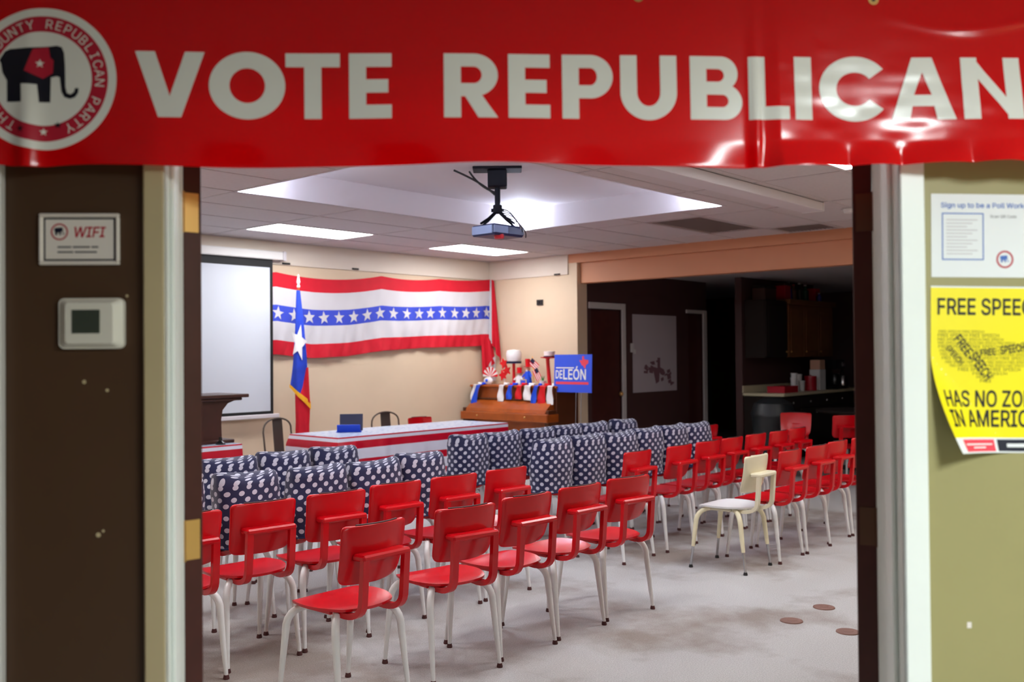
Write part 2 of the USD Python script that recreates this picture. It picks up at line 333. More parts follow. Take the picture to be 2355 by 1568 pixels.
# suspended ceiling: tiles in a metal grid round the lit tray
ce = thing('ceiling', None, None, kind='structure')
obj('deck', cat([bx(X0 - 0.2, XR + 0.2, Y0 - 0.2, YB + 0.15, 3.0, 3.1)]), 'drywall_white', ce, False)
room = sg.Polygon([(X0, YB), (XR, YB), (XR, Y0), (2.75, Y0), (X0, 2.75)]); tray = sg.box(TX0, TY0, TX1, TY1)
GX = [5.22 + 1.22 * k for k in range(-5, 5)]; GY = [7.54 + 0.61 * k for k in range(-13, 4)]
LIGHTS = [(5.22, 7.54), (7.66, 7.54), (5.22, 2.05), (7.66, 1.44), (1.56, 4.49), (2.78, 2.66), (1.56, 7.54)]; VENTS = [(7.66, 4.49), (8.88, 3.88)]  # near-side panels are unseen, added to brighten the floor and chairs
for gx in GX:
    for gy in GY:
        if any(abs(gx - a) < .05 and abs(gy - b) < .05 for a, b in LIGHTS + VENTS): continue
        cell = sg.box(gx + .010, gy + .010, gx + 1.210, gy + .600).intersection(room).difference(tray.buffer(0.02))
        for p in polys(cell):
            if p.area > 0.004: obj('tile', extrude(p, 0.012).apply_translation((0, 0, CZ)), 'ceiling_tile', ce, False)
run = []
for gx in GX: run.append(sg.box(gx - .012, Y0, gx + .012, YB))
for gy in GY: run.append(sg.box(X0, gy - .012, XR, gy + .012))
rg = so.unary_union(run).intersection(room).difference(tray.buffer(0.02))
obj('grid_runner', extrude(rg, 0.012).apply_translation((0, 0, CZ - 0.004)), 'grid_metal', ce, False)
e = 0.03
for m_ in (bx(TX0 - e, TX0, TY0 - e, TY1 + e, CZ - .004, TZ + .03), bx(TX1, TX1 + e, TY0 - e, TY1 + e, CZ - .004, TZ + .03), bx(TX0, TX1, TY0 - e, TY0, CZ - .004, TZ + .03), bx(TX0, TX1, TY1, TY1 + e, CZ - .004, TZ + .03)):
    obj('tray_side', m_, 'drywall_white', ce, False)
obj('tray_top', bx(TX0 - e, TX1 + e, TY0 - e, TY1 + e, TZ, TZ + 0.03), 'drywall_white', ce, False)
for (px, py, w) in ((TX0 + .05, TY1 - .05, 'left'), (TX1 - .05, TY1 - .05, 'far'), (TX1 - .05, TY0 + .05, 'right'), (TX0 + .05, TY0 + .05, 'near')):
    q = thing('corner_lamp', f'small bluish lamp in the {w} corner of the recessed ceiling tray', 'lamp', (px, py, TZ - 0.13))
    obj('lens', trimesh.creation.icosphere(2, 0.03), 'led_puck', q); obj('stem', tube([(0, 0, 0.025), (0, 0, 0.13)], 0.008), 'lamp_frame', q)
for k, (gx, gy) in enumerate(LIGHTS):
    lab = ['lit recessed ceiling panel nearest the white projection screen', 'lit recessed ceiling panel by the far corner, above the piano', 'added unseen lit recessed ceiling panel near the doorway above the aisle', 'added unseen lit recessed ceiling panel over the right-hand chair rows', 'added unseen lit recessed ceiling panel over the left side of the room', 'added unseen lit recessed ceiling panel just inside the doorway', 'lit recessed ceiling panel in the far left corner behind the lectern'][k]
    q = thing('ceiling_light', lab, 'ceiling light', (gx + .61, gy + .305, CZ))
    obj('diffuser', bx(-.575, .575, -.27, .27, 0.0, 0.006), 'lamp_panel', q, False)
    obj('frame', cat([bx(-.598, -.575, -.293, .293, -.004, .03), bx(.575, .598, -.293, .293, -.004, .03), bx(-.575, .575, -.293, -.27, -.004, .03), bx(-.575, .575, .27, .293, -.004, .03)]), 'lamp_frame', q, False)
for k, (gx, gy) in enumerate(VENTS):
    q = thing('ceiling_vent', ['grey louvred return vent in the ceiling right of the projector', 'fainter grey ceiling vent against the peach-lit header beam'][k], 'vent', (gx + .61 if k == 0 else (gx + XR) / 2, gy + .305, CZ))
    hw = .59 if k == 0 else (XR - gx) / 2 - 0.02
    obj('backing', bx(-hw, hw, -.29, .29, .02, .03), 'vent_grey', q, False)
    obj('frame', cat([bx(-hw, -hw + .025, -.29, .29, -.004, .02), bx(hw - .025, hw, -.29, .29, -.004, .02), bx(-hw, hw, -.29, -.265, -.004, .02), bx(-hw, hw, .265, .29, -.004, .02)]), 'grid_metal' if k else 'vent_grey', q, False)
    for i in range(13):
        s_ = bx(-hw + .025, hw - .025, -.012, .012, -.001, .001); s_.apply_transform(trimesh.transformations.rotation_matrix(0.7, (1, 0, 0))); s_.apply_translation((0, -.24 + i * .04, .008)); obj('louvre', s_, 'vent_grey', q, False)
q = thing('ceiling_raceway', 'long off-white raceway box fixed along the ceiling right of the lit tray', 'raceway', (5.6, 3.42, CZ))
obj('housing', bx(-2, 2.05, -.09, .09, -.075, -.005, .004), 'drywall_white', q, False); obj('end_cap', bx(2.05, 2.065, -.095, .095, -.08, -.005, .003), 'lamp_frame', q, False)
q = thing('dome_luminaire', 'small unlit white dome detector on the ceiling near the vent', 'luminaire', (8.2, 3.33, CZ - .004))  # unlit dome standing in for a small ceiling light
obj('base', lathe([(0, -.006), (.07, -.006), (.075, 0), (0, 0)]), 'lamp_frame', q); obj('dome', lathe([(0, -.04), (.045, -.032), (.06, -.006), (0, -.006)]), 'lamp_frame', q)

# dim kitchen side beyond the beam
wk = thing('wall_kitchen', None, None, kind='structure')
obj('panel', cat([bx(XR + 0.2, 9.72, 7.29, 7.4, 0, 2.6), bx(9.72, 10.41, 7.29, 7.4, 2.05, 2.6), bx(10.41, 12.05, 7.29, 7.4, 0, 2.6), bx(12.05, 12.5, 7.29, 7.4, 2.05, 2.6), bx(12.5, 12.56, 7.29, 7.4, 0, 2.6)]), 'dark_brown_paint', wk, False)
obj('panel', bx(12.02, 14.35, 6.42, 6.52, 0, 2.6), 'dark_brown_paint', wk, False)
obj('panel', bx(16.4, 16.5, 2.2, 10, 0, 2.6), 'dark_brown_paint', wk, False); obj('panel', bx(XR + 0.2, 16.5, 2.1, 2.2, 0, 2.6), 'dark_brown_paint', wk, False)
obj('panel', bx(XR + 0.2, 16.5, 9.9, 10, 0, 2.6), 'dark_brown_paint', wk, False)
obj('panel', bx(XR + 0.2, XR + 0.3, 7.4, 10, 0, 2.6), 'dark_brown_paint', wk, False)
struct('ceiling_kitchen', bx(XR + 0.22, 16.5, 2.1, 10, 2.52, 2.6), 'ceiling_tile')
dk = thing('door_3', None, None, kind='structure'); obj('leaf', bx(9.72, 10.37, 7.31, 7.35, 0.01, 2.04, .002), 'dark_wood', dk, False)
obj('door_knob', trimesh.creation.icosphere(2, .03).apply_translation((10.32, 7.26, .95)), 'brass', dk)
obj('casing', cat([bx(10.37, 10.45, 7.265, 7.29, 0, 2.13, .004), bx(9.66, 10.37, 7.266, 7.29, 2.05, 2.13, .004)]), 'grey_trim', dk, False)
d4 = thing('door_4', None, None, kind='structure'); obj('leaf', bx(12.05, 12.46, 7.31, 7.35, .01, 2.04, .002), 'dark_wood', d4, False)
obj('casing', cat([bx(12.44, 12.54, 7.265, 7.29, 0, 2.1, .004), bx(11.98, 12.44, 7.266, 7.29, 2.05, 2.1, .004)]), 'grey_trim', d4, False)

# ------------------------------------------------------------------ banner over the doorway
ZB, ZT = 1.876, 2.255
def bwave(s, z):
    """distance of the vinyl from the wall frame: hangs from its top edge, creased towards its right end and at the left"""
    s, z = np.asarray(s, float), np.asarray(z, float); k = np.clip((ZT - z) / (ZT - ZB), 0, 1)
    d = 0.012 * k * np.sin(s * 5.1 + .6) + 0.006 * k * np.sin(s * 11 + z * 4) + 0.012 * k
    d += 0.016 * k ** 1.5 * np.exp(-((s + 0.868) / 0.022) ** 2)                                # crease through the seal
    rr = np.clip((s - 0.645) / 0.05, 0, 1)
    d += rr * k * (0.016 + 0.014 * meshkit.noise(np.stack([s * 6, z * 9, s * 0], -1), 3) + 0.0025 * meshkit.noise(np.stack([s * 20, z * 40, s * 0], -1), 5))
    d += 0.012 * k * np.exp(-((s - 0.645) / 0.012) ** 2)
    hem = np.clip((1.925 - z) / 0.05, 0, 1) ** 1.3
    ph = np.interp(s, [0.645, .845, .96, 1.105, 1.22, 1.40, 1.6], [0, 1, 2, 3, 4, 5, 6])
    d += rr * hem * 0.022 * np.abs(np.sin(PI * ph / 1.0))
    d += (1 - rr) * hem * 0.006 * np.sin(s * 17)
    d += 0.0035 * np.clip(s - 0.9, 0, 1) * 4 * np.exp(-((z - 2.2 + 0.03 * np.cos((s - 1.1) * 9)) / 0.012) ** 2)
    return d
def bfn(off):
    def f(q):
        s, z = q[:, 0], q[:, 1]
        return np.c_[s, WT - 0.034 - bwave(s, z) - off, z]
    return f
ban = thing('banner', 'long glossy red vinyl banner reading VOTE REPUBLICAN with elephant seal, hung over the doorway', 'banner', (0, 0, 0), -45)
nS, nZ = 620, 80
def bedge(s):   # bottom edge, slightly uneven
    return ZB - 0.004 + 0.004 * np.sin(s * 6.0 + 1.0) - 0.010 * np.exp(-((s + 0.87) / 0.07) ** 2)
S_ = np.linspace(-1.32, 1.52, nS); G = np.zeros((nZ, nS, 2))
for i, k in enumerate(np.linspace(0, 1, nZ)):
    G[i, :, 0] = S_; G[i, :, 1] = ZT + (bedge(S_) - ZT) * k
fr_ = bfn(0.0)(G.reshape(-1, 2)).reshape(nZ, nS, 3); bk_ = fr_ + [0, 0.0006, 0]
obj('sheet', grid_solid(fr_, bk_), 'banner_red', ban, True)
# geometric capitals in a unit-high box
def letter(ch, w):
    t = 0.26
    if ch == 'V': g = sg.Polygon([(0, 1), (t + .03, 1), (w / 2, .32), (w - t - .03, 1), (w, 1), (w / 2 + .17, 0), (w / 2 - .17, 0)])
    elif ch == 'A': g = sg.Polygon([(0, 0), (w / 2 - .16, 1), (w / 2 + .16, 1), (w, 0), (w - t - .03, 0), (w / 2 + .17, .22), (w / 2 - .17, .22), (t + .03, 0)]).difference(sg.Polygon([(w / 2 - .14, .40), (w / 2 + .14, .40), (w / 2, .76)]))
    elif ch in 'OC':
        g = sa.scale(sg.Point(0, 0).buffer(.515, 48), w / 1.0, 1).difference(sg.Point(0, 0).buffer(.265, 48)); g = sa.translate(g, w / 2, .5)
        if ch == 'C':
            g = sa.translate(sg.Point(0, 0).buffer(.515, 48).difference(sg.Point(0, 0).buffer(.265, 48)), .515, .5)
            g = g.difference(sg.Polygon([(.515, .5), (1.6, .5 + 1.085 * .78), (1.6, .5 - 1.085 * .78)])); g = sa.scale(g, w / (g.bounds[2] - g.bounds[0]), 1, origin=(0, 0))
    elif ch == 'T': g = rect(0, .79, w, 1).union(rect(w / 2 - t / 2, 0, w / 2 + t / 2, 1))
    elif ch == 'E': g = rect(0, 0, t, 1).union(rect(0, .79, w, 1)).union(rect(0, .395, w * .92, .6)).union(rect(0, 0, w, .21))
    elif ch == 'L': g = rect(0, 0, t, 1).union(rect(0, 0, w, .21))
    elif ch == 'I': g = rect(0, 0, w, 1)
    elif ch == 'N': g = rect(0, 0, t, 1).union(rect(w - t, 0, w, 1)).union(sg.Polygon([(0, 1), (t * .8, 1), (w, 0), (w - t * .8, 0)]))
    elif ch == 'U':
        g = rect(0, .42, t, 1).union(rect(w - t, .42, w, 1)); rg_ = sa.scale(sg.Point(w / 2, .42).buffer(w / 2, 48), 1, .435 / (w / 2)).difference(sa.scale(sg.Point(w / 2, .42).buffer(w / 2 - t, 48), 1, .215 / (w / 2 - t))); g = g.union(rg_.intersection(rect(0, -.1, w, .42)))
    elif ch in 'PR':
        h0 = .32 if ch == 'P' else .33
        ro = rect(0, h0, w * .55, 1).union(sa.scale(sg.Point(w * .55, (1 + h0) / 2).buffer((1 - h0) / 2, 32), (w * .45) / ((1 - h0) / 2), 1))
        ri = rect(t, h0 + .205, w * .55, .795).union(sa.scale(sg.Point(w * .55, (1 + h0) / 2).buffer((.795 - h0 - .205) / 2, 32), (w * .45 - t * .95) / ((.59 - h0) / 2), 1))
        g = ro.difference(ri).union(rect(0, 0, t, 1))
        if ch == 'R': g = g.union(sg.Polygon([(w * .34, .40), (w * .66, .40), (w, 0), (w - .30, 0)]))
    elif ch == 'B':
        def bowl(a, b, w_): return rect(0, a, w_ - (b - a) / 2, b).union(sg.Point(w_ - (b - a) / 2, (a + b) / 2).buffer((b - a) / 2, 32))
        g = bowl(0, .56, w).union(bowl(.46, 1, w * .92)).difference(bowl(.20, .395, w - .22).intersection(rect(t, 0, 2, 1))).difference(bowl(.60, .80, w * .92 - .22).intersection(rect(t, 0, 2, 1)))
    return g
LET = [('V', -.654, -.514), ('O', -.503, -.352), ('T', -.349, -.236), ('E', -.217, -.128), ('R', -.019, .094), ('E', .116, .204), ('P', .230, .338), ('U', .354, .475), ('B', .504, .617), ('L', .631, .717), ('I', .730, .768), ('C', .785, .925), ('A', .941, 1.078), ('N', 1.094, 1.224)]
z0, hh = 1.971, 0.137
for ch, a, b in LET:
    g = sa.translate(sa.scale(letter(ch, (b - a) / hh), hh, hh, origin=(0, 0)), a, z0)
    obj('letter', flat(g, bfn(0.0008), 0.008), 'vinyl_white', ban, True)
cs, cz, R_ = -0.838, 2.048, 0.147
def seal(g, m, off, name='seal_print'): obj(name, flat(g, bfn(off), 0.007), m, ban, True)
seal(disc(cs, cz, R_), 'vinyl_white', .0006, 'seal'); seal(disc(cs, cz, R_ * .885), 'red_print', .0010); seal(disc(cs, cz, R_ * .665), 'vinyl_white', .0014)
def px(x, y): return (cs + (x - 506) * R_ / 730.0, cz - (y - 757) * R_ / 730.0)      # drawing of the seal in its own units
ele = sg.Polygon([px(*p) for p in ((75, 575), (100, 530), (130, 480), (180, 455), (300, 447), (570, 425), (640, 415), (690, 430), (715, 490), (725, 620), (730, 840), (745, 900), (780, 915), (815, 890), (825, 850), (862, 850), (855, 900), (825, 945), (775, 962), (720, 945), (690, 890), (672, 740), (640, 730), (585, 745), (582, 1000), (475, 1003), (455, 820), (300, 815), (310, 1003), (160, 1000), (155, 780), (110, 700), (92, 600))])
seal(ele, 'vinyl_dark', .0018, 'elephant')
seal(sg.Polygon([px(*p) for p in ((410, 455), (560, 430), (580, 540), (612, 570), (605, 700), (510, 760), (330, 680))]), 'red_print', .0022, 'saddle')
seal(star(*px(480, 605), .0095), 'vinyl_white', .0026)
for (x, y, m) in ((310, 1280, 'vinyl_dark'), (520, 1305, 'vinyl_white'), (655, 1230, 'vinyl_dark')): seal(star(*px(x, y), .0085), m, .0014)
def ring_text(txt, a0, a1, r, h, name='seal_letter'):
    out = []
    for i, ch in enumerate(txt):
        if ch == ' ': continue
        a = math.radians(a0 + (a1 - a0) * i / (len(txt) - 1)); m = words(ch, h, bold=False); m.apply_translation((-m.bounds[1][0] / 2, -h / 2, 0))
        m.apply_transform(trimesh.transformations.rotation_matrix(-a, (0, 0, 1))); m.apply_translation((cs + r * math.sin(a), cz + r * math.cos(a), 0)); out.append(m)
    for m in out: obj(name, place2d(m, bfn(.0016)), 'vinyl_white', ban, True)
ring_text('COUNTY REPUBLICAN PARTY', -62, 152, R_ * .775, 0.019)
ring_text('THE', -148, -124, R_ * .775, 0.019)
for s in (-.64, -.113, .396, .910, 1.40):
    g = disc(s, 2.236, .0115).difference(disc(s, 2.236, .0045))
    obj('eyelet', flat(g, bfn(.0012), .02), 'brass', ban, True); obj('eyelet_hole', flat(disc(s, 2.236, .0045), bfn(.0008), .02), 'black_print', ban, True)

# ------------------------------------------------------------------ papers and thermostat on the door wall
def board(off, s=0.0):
    return lambda q: np.c_[q[:, 0], np.full(len(q), -off), q[:, 1]]
def sheetbox(a, b, z0_, z1_, th=.001): return bx(a, b, -th, 0, z0_, z1_)
w = wallthing('wifi_sign', 'small framed white WIFI notice on the brown wall left of the doorway', 'sign', -0.780, WT, 1.7235)
obj('frame', cat([bx(-.0815, .0815, -.010, 0, .047, .0535, .002), bx(-.0815, .0815, -.010, 0, -.0535, -.047, .002), bx(-.0815, -.075, -.010, 0, -.047, .047, .002), bx(.075, .0815, -.010, 0, -.047, .047, .002)]), 'paper_warm', w, False)
obj('sheet', sheetbox(-.076, .076, -.048, .048, .004), 'paper_warm', w, False)
obj('border_line', flat(rect(-.073, -.045, .073, .045).difference(rect(-.0695, -.0415, .0695, .0415)), board(.0045), .1), 'navy_print', w, False)
obj('roundel', flat(disc(-.041, .0155, .0175).difference(disc(-.041, .0155, .0145)), board(.0045), .1), 'red_print', w, False)
em = sa.translate(sa.scale(sa.translate(ele, -cs, -cz), .135, .135, origin=(0, 0)), -.040, .0155)
obj('emblem', flat(em, board(.0047), .1), 'navy_print', w, False)
obj('lettering', place2d(words('WIFI', .021, -.0135, .0045, .064, slant=.15), board(.0045)), 'red_print', w, False)
bars = [rect(-.045 + a, -.018, -.045 + b, -.0145) for a, b in ((0, .028), (.031, .066), (.069, .083))] + [rect(-.045 + a, -.0285, -.045 + b, -.025) for a, b in ((0, .032), (.035, .080))]
obj('fine_print', flat(so.unary_union(bars), board(.0045), .1), 'grey_print', w, False)
w = wallthing('thermostat', 'cream wall thermostat with grey display below the WIFI notice', 'thermostat', -0.7545, WT, 1.5475)
def rr(a, b, r): return rect(-a + r, -b + r, a - r, b - r).buffer(r, 12)
def stand(m):
    m = m.copy(); m.vertices = m.vertices[:, [0, 2, 1]] * [1, -1, 1]; m.invert(); return m
b0 = extrude(rr(.0665, .0525, .012), .010); b1 = trimesh.convex.convex_hull(np.vstack([np.c_[np.array(rr(.0645, .0505, .011).exterior.coords), np.full(len(rr(.0645, .0505, .011).exterior.coords), .010)], np.c_[np.array(rr(.048, .042, .008).exterior.coords), np.full(len(rr(.048, .042, .008).exterior.coords), .024)]]))
obj('housing', stand(cat([b0, b1])), 'thermostat_plastic', w, 25)
obj('display', bx(-.0345, .0225, -.0255, -.023, -.021, .028, .0008), 'lcd', w, False)
for a, b in ((.028, .0305), (-.0235, -.021)): obj('bezel', bx(-.038, .026, -.0252, -.0235, a, b), 'thermostat_plastic', w, False)
# white flyer
w = wallthing('flyer', 'white sign-up flyer with blue boxed form on the olive wall right of the doorway', 'flyer', 1.18, WT, 1.728, tilt=(0, 0.6, 0))
obj('sheet', sheetbox(-.131, .131, -.092, .092), 'paper_white', w, False)
obj('heading', place2d(words('Sign up to be a Poll Worker', .0105, -.109, .062, .205, bold=True), board(.0014)), 'blue_print', w, False)
obj('form_frame', flat(rect(-.107, -.054, -.012, .050).difference(rect(-.1045, -.0515, -.0145, .0475)), board(.0014), .2), 'blue_print', w, False)
fp = [rect(-.097, .034 - i * .0075, -.026 - (i * 7 % 3) * .012, .0355 - i * .0075) for i in range(11)]
obj('fine_print', flat(so.unary_union(fp), board(.0014), .2), 'map_grey', w, False)
obj('caption', place2d(words('Scan QR Code', .006, .003, .040, .060, bold=False), board(.0014)), 'grey_print', w, False)
obj('roundel', flat(disc(.036, -.052, .0195).difference(disc(.036, -.052, .0155)), board(.0014), .2), 'red_print', w, False)
obj('emblem', flat(sa.translate(sa.scale(sa.translate(ele, -cs, -cz), .13, .13, origin=(0, 0)), .036, -.052), board(.0016), .2), 'blue_print', w, False)
# yellow poster, its lower left corner curling off the wall
w = wallthing('poster', 'yellow FREE SPEECH poster with a word map, its lower corner curling off the olive wall', 'poster', 1.180, WT, 1.4325, tilt=(0, 0.9, 0))
def curl(off):
    def f(q):
        x, z = q[:, 0], q[:, 1]; u = np.clip((-(x + .03) - (z + .02) * .9 - .06) / .17, 0, 2)
        return np.c_[x + .030 * u ** 1.6, -.001 - off - .055 * u ** 1.5, z + .004 * u]
    return f
def cgrid(a, b, c, d, off, n=30):
    X, Z = np.meshgrid(np.linspace(a, b, n), np.linspace(c, d, n)); P = curl(off)(np.c_[X.ravel(), Z.ravel()]).reshape(n, n, 3); return grid_solid(P, P + [0, .0005, 0])
obj('sheet', cgrid(-.137, .137, -.1835, .1835, 0), 'paper_white', w, True)
obj('yellow_field', flat(rect(-.137, -.150, .137, .180), curl(.0004), .012), 'poster_yellow', w, True)
def ptxt(t, h, x, y, wd, m='black_print', name='lettering'): obj(name, place2d(words(t, h, x, y, wd, bold=True), curl(.0009)), m, w, True)
ptxt('FREE SPEECH', .0350, -.122, .121, .244); ptxt('HAS NO ZONE', .0345, -.118, -.0815, .236); ptxt('IN AMERICA', .0355, -.118, -.1255, .232)
usa = sg.Polygon([(-.118, .088), (-.095, .094), (-.03, .085), (.0, .082), (.02, .078), (.035, .062), (.05, .068), (.06, .056), (.075, .06), (.09, .078), (.105, .084), (.112, .07), (.098, .056), (.094, .044), (.085, .03), (.088, .018), (.072, .002), (.07, -.01), (.082, -.03), (.084, -.042), (.074, -.03), (.062, -.008), (.045, -.008), (.03, -.012), (.012, -.012), (.004, -.022), (-.006, -.038), (-.018, -.032), (-.03, -.02), (-.045, -.006), (-.07, -.002), (-.098, .01), (-.112, .024), (-.120, .05), (-.122, .07)])
out = []; y = .086; i = 0
while y > -.04:
    h = (.0055, .0075, .0062)[i % 3]; row = usa.intersection(sg.LineString([(-.2, y - h / 2), (.2, y - h / 2)]))
    for sgm in (row.geoms if hasattr(row, 'geoms') else [row]):
        if sgm.length > .016:
            a, b = sgm.bounds[0], sgm.bounds[2]; k = max(1, int((b - a) / (h * 7.5)))
            for j in range(k): out.append(words('FREE SPEECH' if (b - a) / k > h * 4 else 'FREE', h, a + (b - a) / k * j, y - h, (b - a) / k * .93, bold=False))
    y -= h * 1.3; i += 1
obj('map_lettering', place2d(cat(out), curl(.0007)), 'olive_print', w, True)
big = []
for t, h, x, y, wd, an in (('FREE', .020, -.086, .066, .048, -52), ('SPEECH', .022, -.052, .028, .066, -54), ('FREE', .014, -.024, .030, .035, 5), ('SPEECH', .017, .022, .034, .056, 8), ('SPEECH', .012, -.104, .046, .05, -48)):
    m = words(t, h, 0, 0, wd, bold=True); m.apply_transform(trimesh.transformations.rotation_matrix(math.radians(an), (0, 0, 1))); m.apply_translation((x, y, 0)); big.append(m)
obj('map_lettering', place2d(cat(big), curl(.0009)), 'black_print', w, True)
obj('footer_box', flat(rect(-.108, -.180, .002, -.154), curl(.0006), .02), 'sign_coral', w, True); obj('footer_box', flat(rect(.010, -.180, .118, -.154), curl(.0006), .02), 'navy_print', w, True)
obj('fine_print', flat(so.unary_union([rect(-.100, -.166, -.006, -.163), rect(-.075, -.173, -.03, -.170), rect(.035, -.171, .10, -.163)]), curl(.0009), .02), 'paper_white', w, True)

# ------------------------------------------------------------------ school chairs
def chair_parts(root, seat_m, back_m, leg_m, foot_m, leg_tip=None):
    n = 17; u = np.linspace(-1, 1, n); U, V = np.meshgrid(u, u)
    X = U * np.sqrt(1 - V ** 2 * .40); Y = V * np.sqrt(1 - U ** 2 * .34)            # rounded-square outline
    wid = .198 * (1 - .10 * (V < 0) * np.abs(V) ** 2); X_ = X * wid; Y_ = Y * .195 + .02
    r2 = np.clip(X ** 2 + Y ** 2, 0, 1.6)
    Z = .432 - .014 * (1 - np.clip(r2, 0, 1)) - .022 * np.clip(Y - .55, 0, 1) ** 1.3 * 2 + .006 * np.abs(X) ** 3
    top = np.stack([X_, Y_, Z], -1); bot = top.copy(); bot[..., 2] -= .012; bot[..., :2] *= .985
    obj('seat', grid_solid(top, bot), seat_m, root, 40)
    # backrest: curved panel with rounded corners
    v = np.r_[0, .015, .04, .08, .13, .2, .3, .4, .5, .6, .7, .8, .87, .92, .95, .975, .99, 1]; U, V = np.meshgrid(np.linspace(-1, 1, 15), v)
    hw = .172 - .016 * (1 - V) ** 2; cr = np.clip((V - .92) / .08, 0, 1); hw = hw - .022 * (1 - np.sqrt(1 - cr ** 2)); crb = np.clip((.18 - V) / .18, 0, 1); hw = hw - .040 * (1 - np.sqrt(1 - crb ** 2))
    Xb = U * hw; Zb = .530 + .250 * V; Yb = -.158 - .052 * V + .034 * U ** 2 - .010 * np.sin(PI * V)
    f1 = np.stack([Xb, Yb, Zb], -1); f2 = f1 + np.array([0, -.012, 0])
    obj('backrest', grid_solid(f1, f2), back_m, root, 40)
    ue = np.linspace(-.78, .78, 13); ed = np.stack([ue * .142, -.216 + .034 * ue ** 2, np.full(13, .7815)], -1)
    obj('shade_edge', tube(ed, .0048, 6), 'red_plastic_shade' if back_m == 'red_plastic' else back_m, root)  # on red chairs, shading along the top edge painted as a dark strip
    # bracket: two flat J-shaped arms from under the seat and the shelf-like crossbar joined to the backrest
    for sx in (-1, 1):
        arm = np.vstack([bez((sx * .110, -.06, .412), (sx * .111, -.225, .385), (sx * .112, -.238, .465), 9), [(sx * .112, -.246, .56), (sx * .112, -.253, .655)]])
        a2 = []
        for i, p in enumerate(arm):
            t = arm[min(i + 1, len(arm) - 1)] - arm[max(i - 1, 0)]; t /= np.linalg.norm(t); nrm = np.cross(t, (1, 0, 0)); nrm /= np.linalg.norm(nrm)
            a2.append([p + d * np.array([1, 0, 0]) * .0160 + q_ * nrm * .012 for d, q_ in ((-1, -1), (1, -1), (1, 1), (-1, 1))])
        a2 = np.array(a2); k = len(a2); Fc = []
        for i in range(k - 1):
            for j in range(4):
                p, q_ = i * 4 + j, i * 4 + (j + 1) % 4; Fc += [(p, q_, q_ + 4), (p, q_ + 4, p + 4)]
        Fc += [(0, 2, 1), (0, 3, 2), (k * 4 - 4, k * 4 - 3, k * 4 - 2), (k * 4 - 4, k * 4 - 2, k * 4 - 1)]
        am = trimesh.Trimesh(a2.reshape(-1, 3), Fc, process=False); trimesh.repair.fix_normals(am)
        obj('back_arm', am, back_m, root, 25)
    obj('crossbar', bx(-.130, .130, -.268, -.192, .640, .668, .008), back_m, root, 25)
    obj('seat_mount', bx(-.13, .13, -.05, .12, .396, .414, .004), back_m, root, False)
    for sx in (-1, 1):
        for sy in (-1, 1):
            p = np.vstack([bez((sx * .10, .02 + sy * .08, .408), (sx * .168, .02 + sy * .150, .408), (sx * .178, .02 + sy * .165, .33), 8), [(sx * .184, .02 + sy * .184, .17), (sx * .190, .02 + sy * .203, .018)]])
            r = np.r_[np.linspace(.016, .017, 8), .0135, .0095]
            if leg_tip:
                q = p.copy(); c = p[8] + (p[9] - p[8]) * .15; lg = obj('leg', tube(np.vstack([p[:9], c]), np.r_[r[:9], .0125], 12), leg_m, root, 40)
                obj('leg_tip', tube([c, p[9]], [.009, .0085], 10), leg_tip, lg, 40)
            else: lg = obj('leg', tube(p, r, 12), leg_m, root, 40)
            obj('glide', lathe([(0, 0), (.014, 0), (.0145, .006), (.011, .020), (0, .022)], 12, (p[9][0], p[9][1], 0)), foot_m, lg)
ORD = ['first', 'second', 'third', 'fourth', 'fifth', 'sixth', 'seventh', 'eighth']
BACK = 0.212   # distance of the backrest top behind the chair's origin
proto = {}
def chair(x, y, rz, label, group):
    a = math.radians(rz); loc = (x - BACK * math.sin(a), y + BACK * math.cos(a), 0)
    if 'red' not in proto:
        proto['red'] = thing('school_chair', label, 'chair', loc, rz, group); chair_parts(proto['red'], 'red_plastic', 'red_plastic', 'white_steel', 'glide'); return proto['red']
    return dup(proto['red'], 'school_chair', loc, rz, label, group)
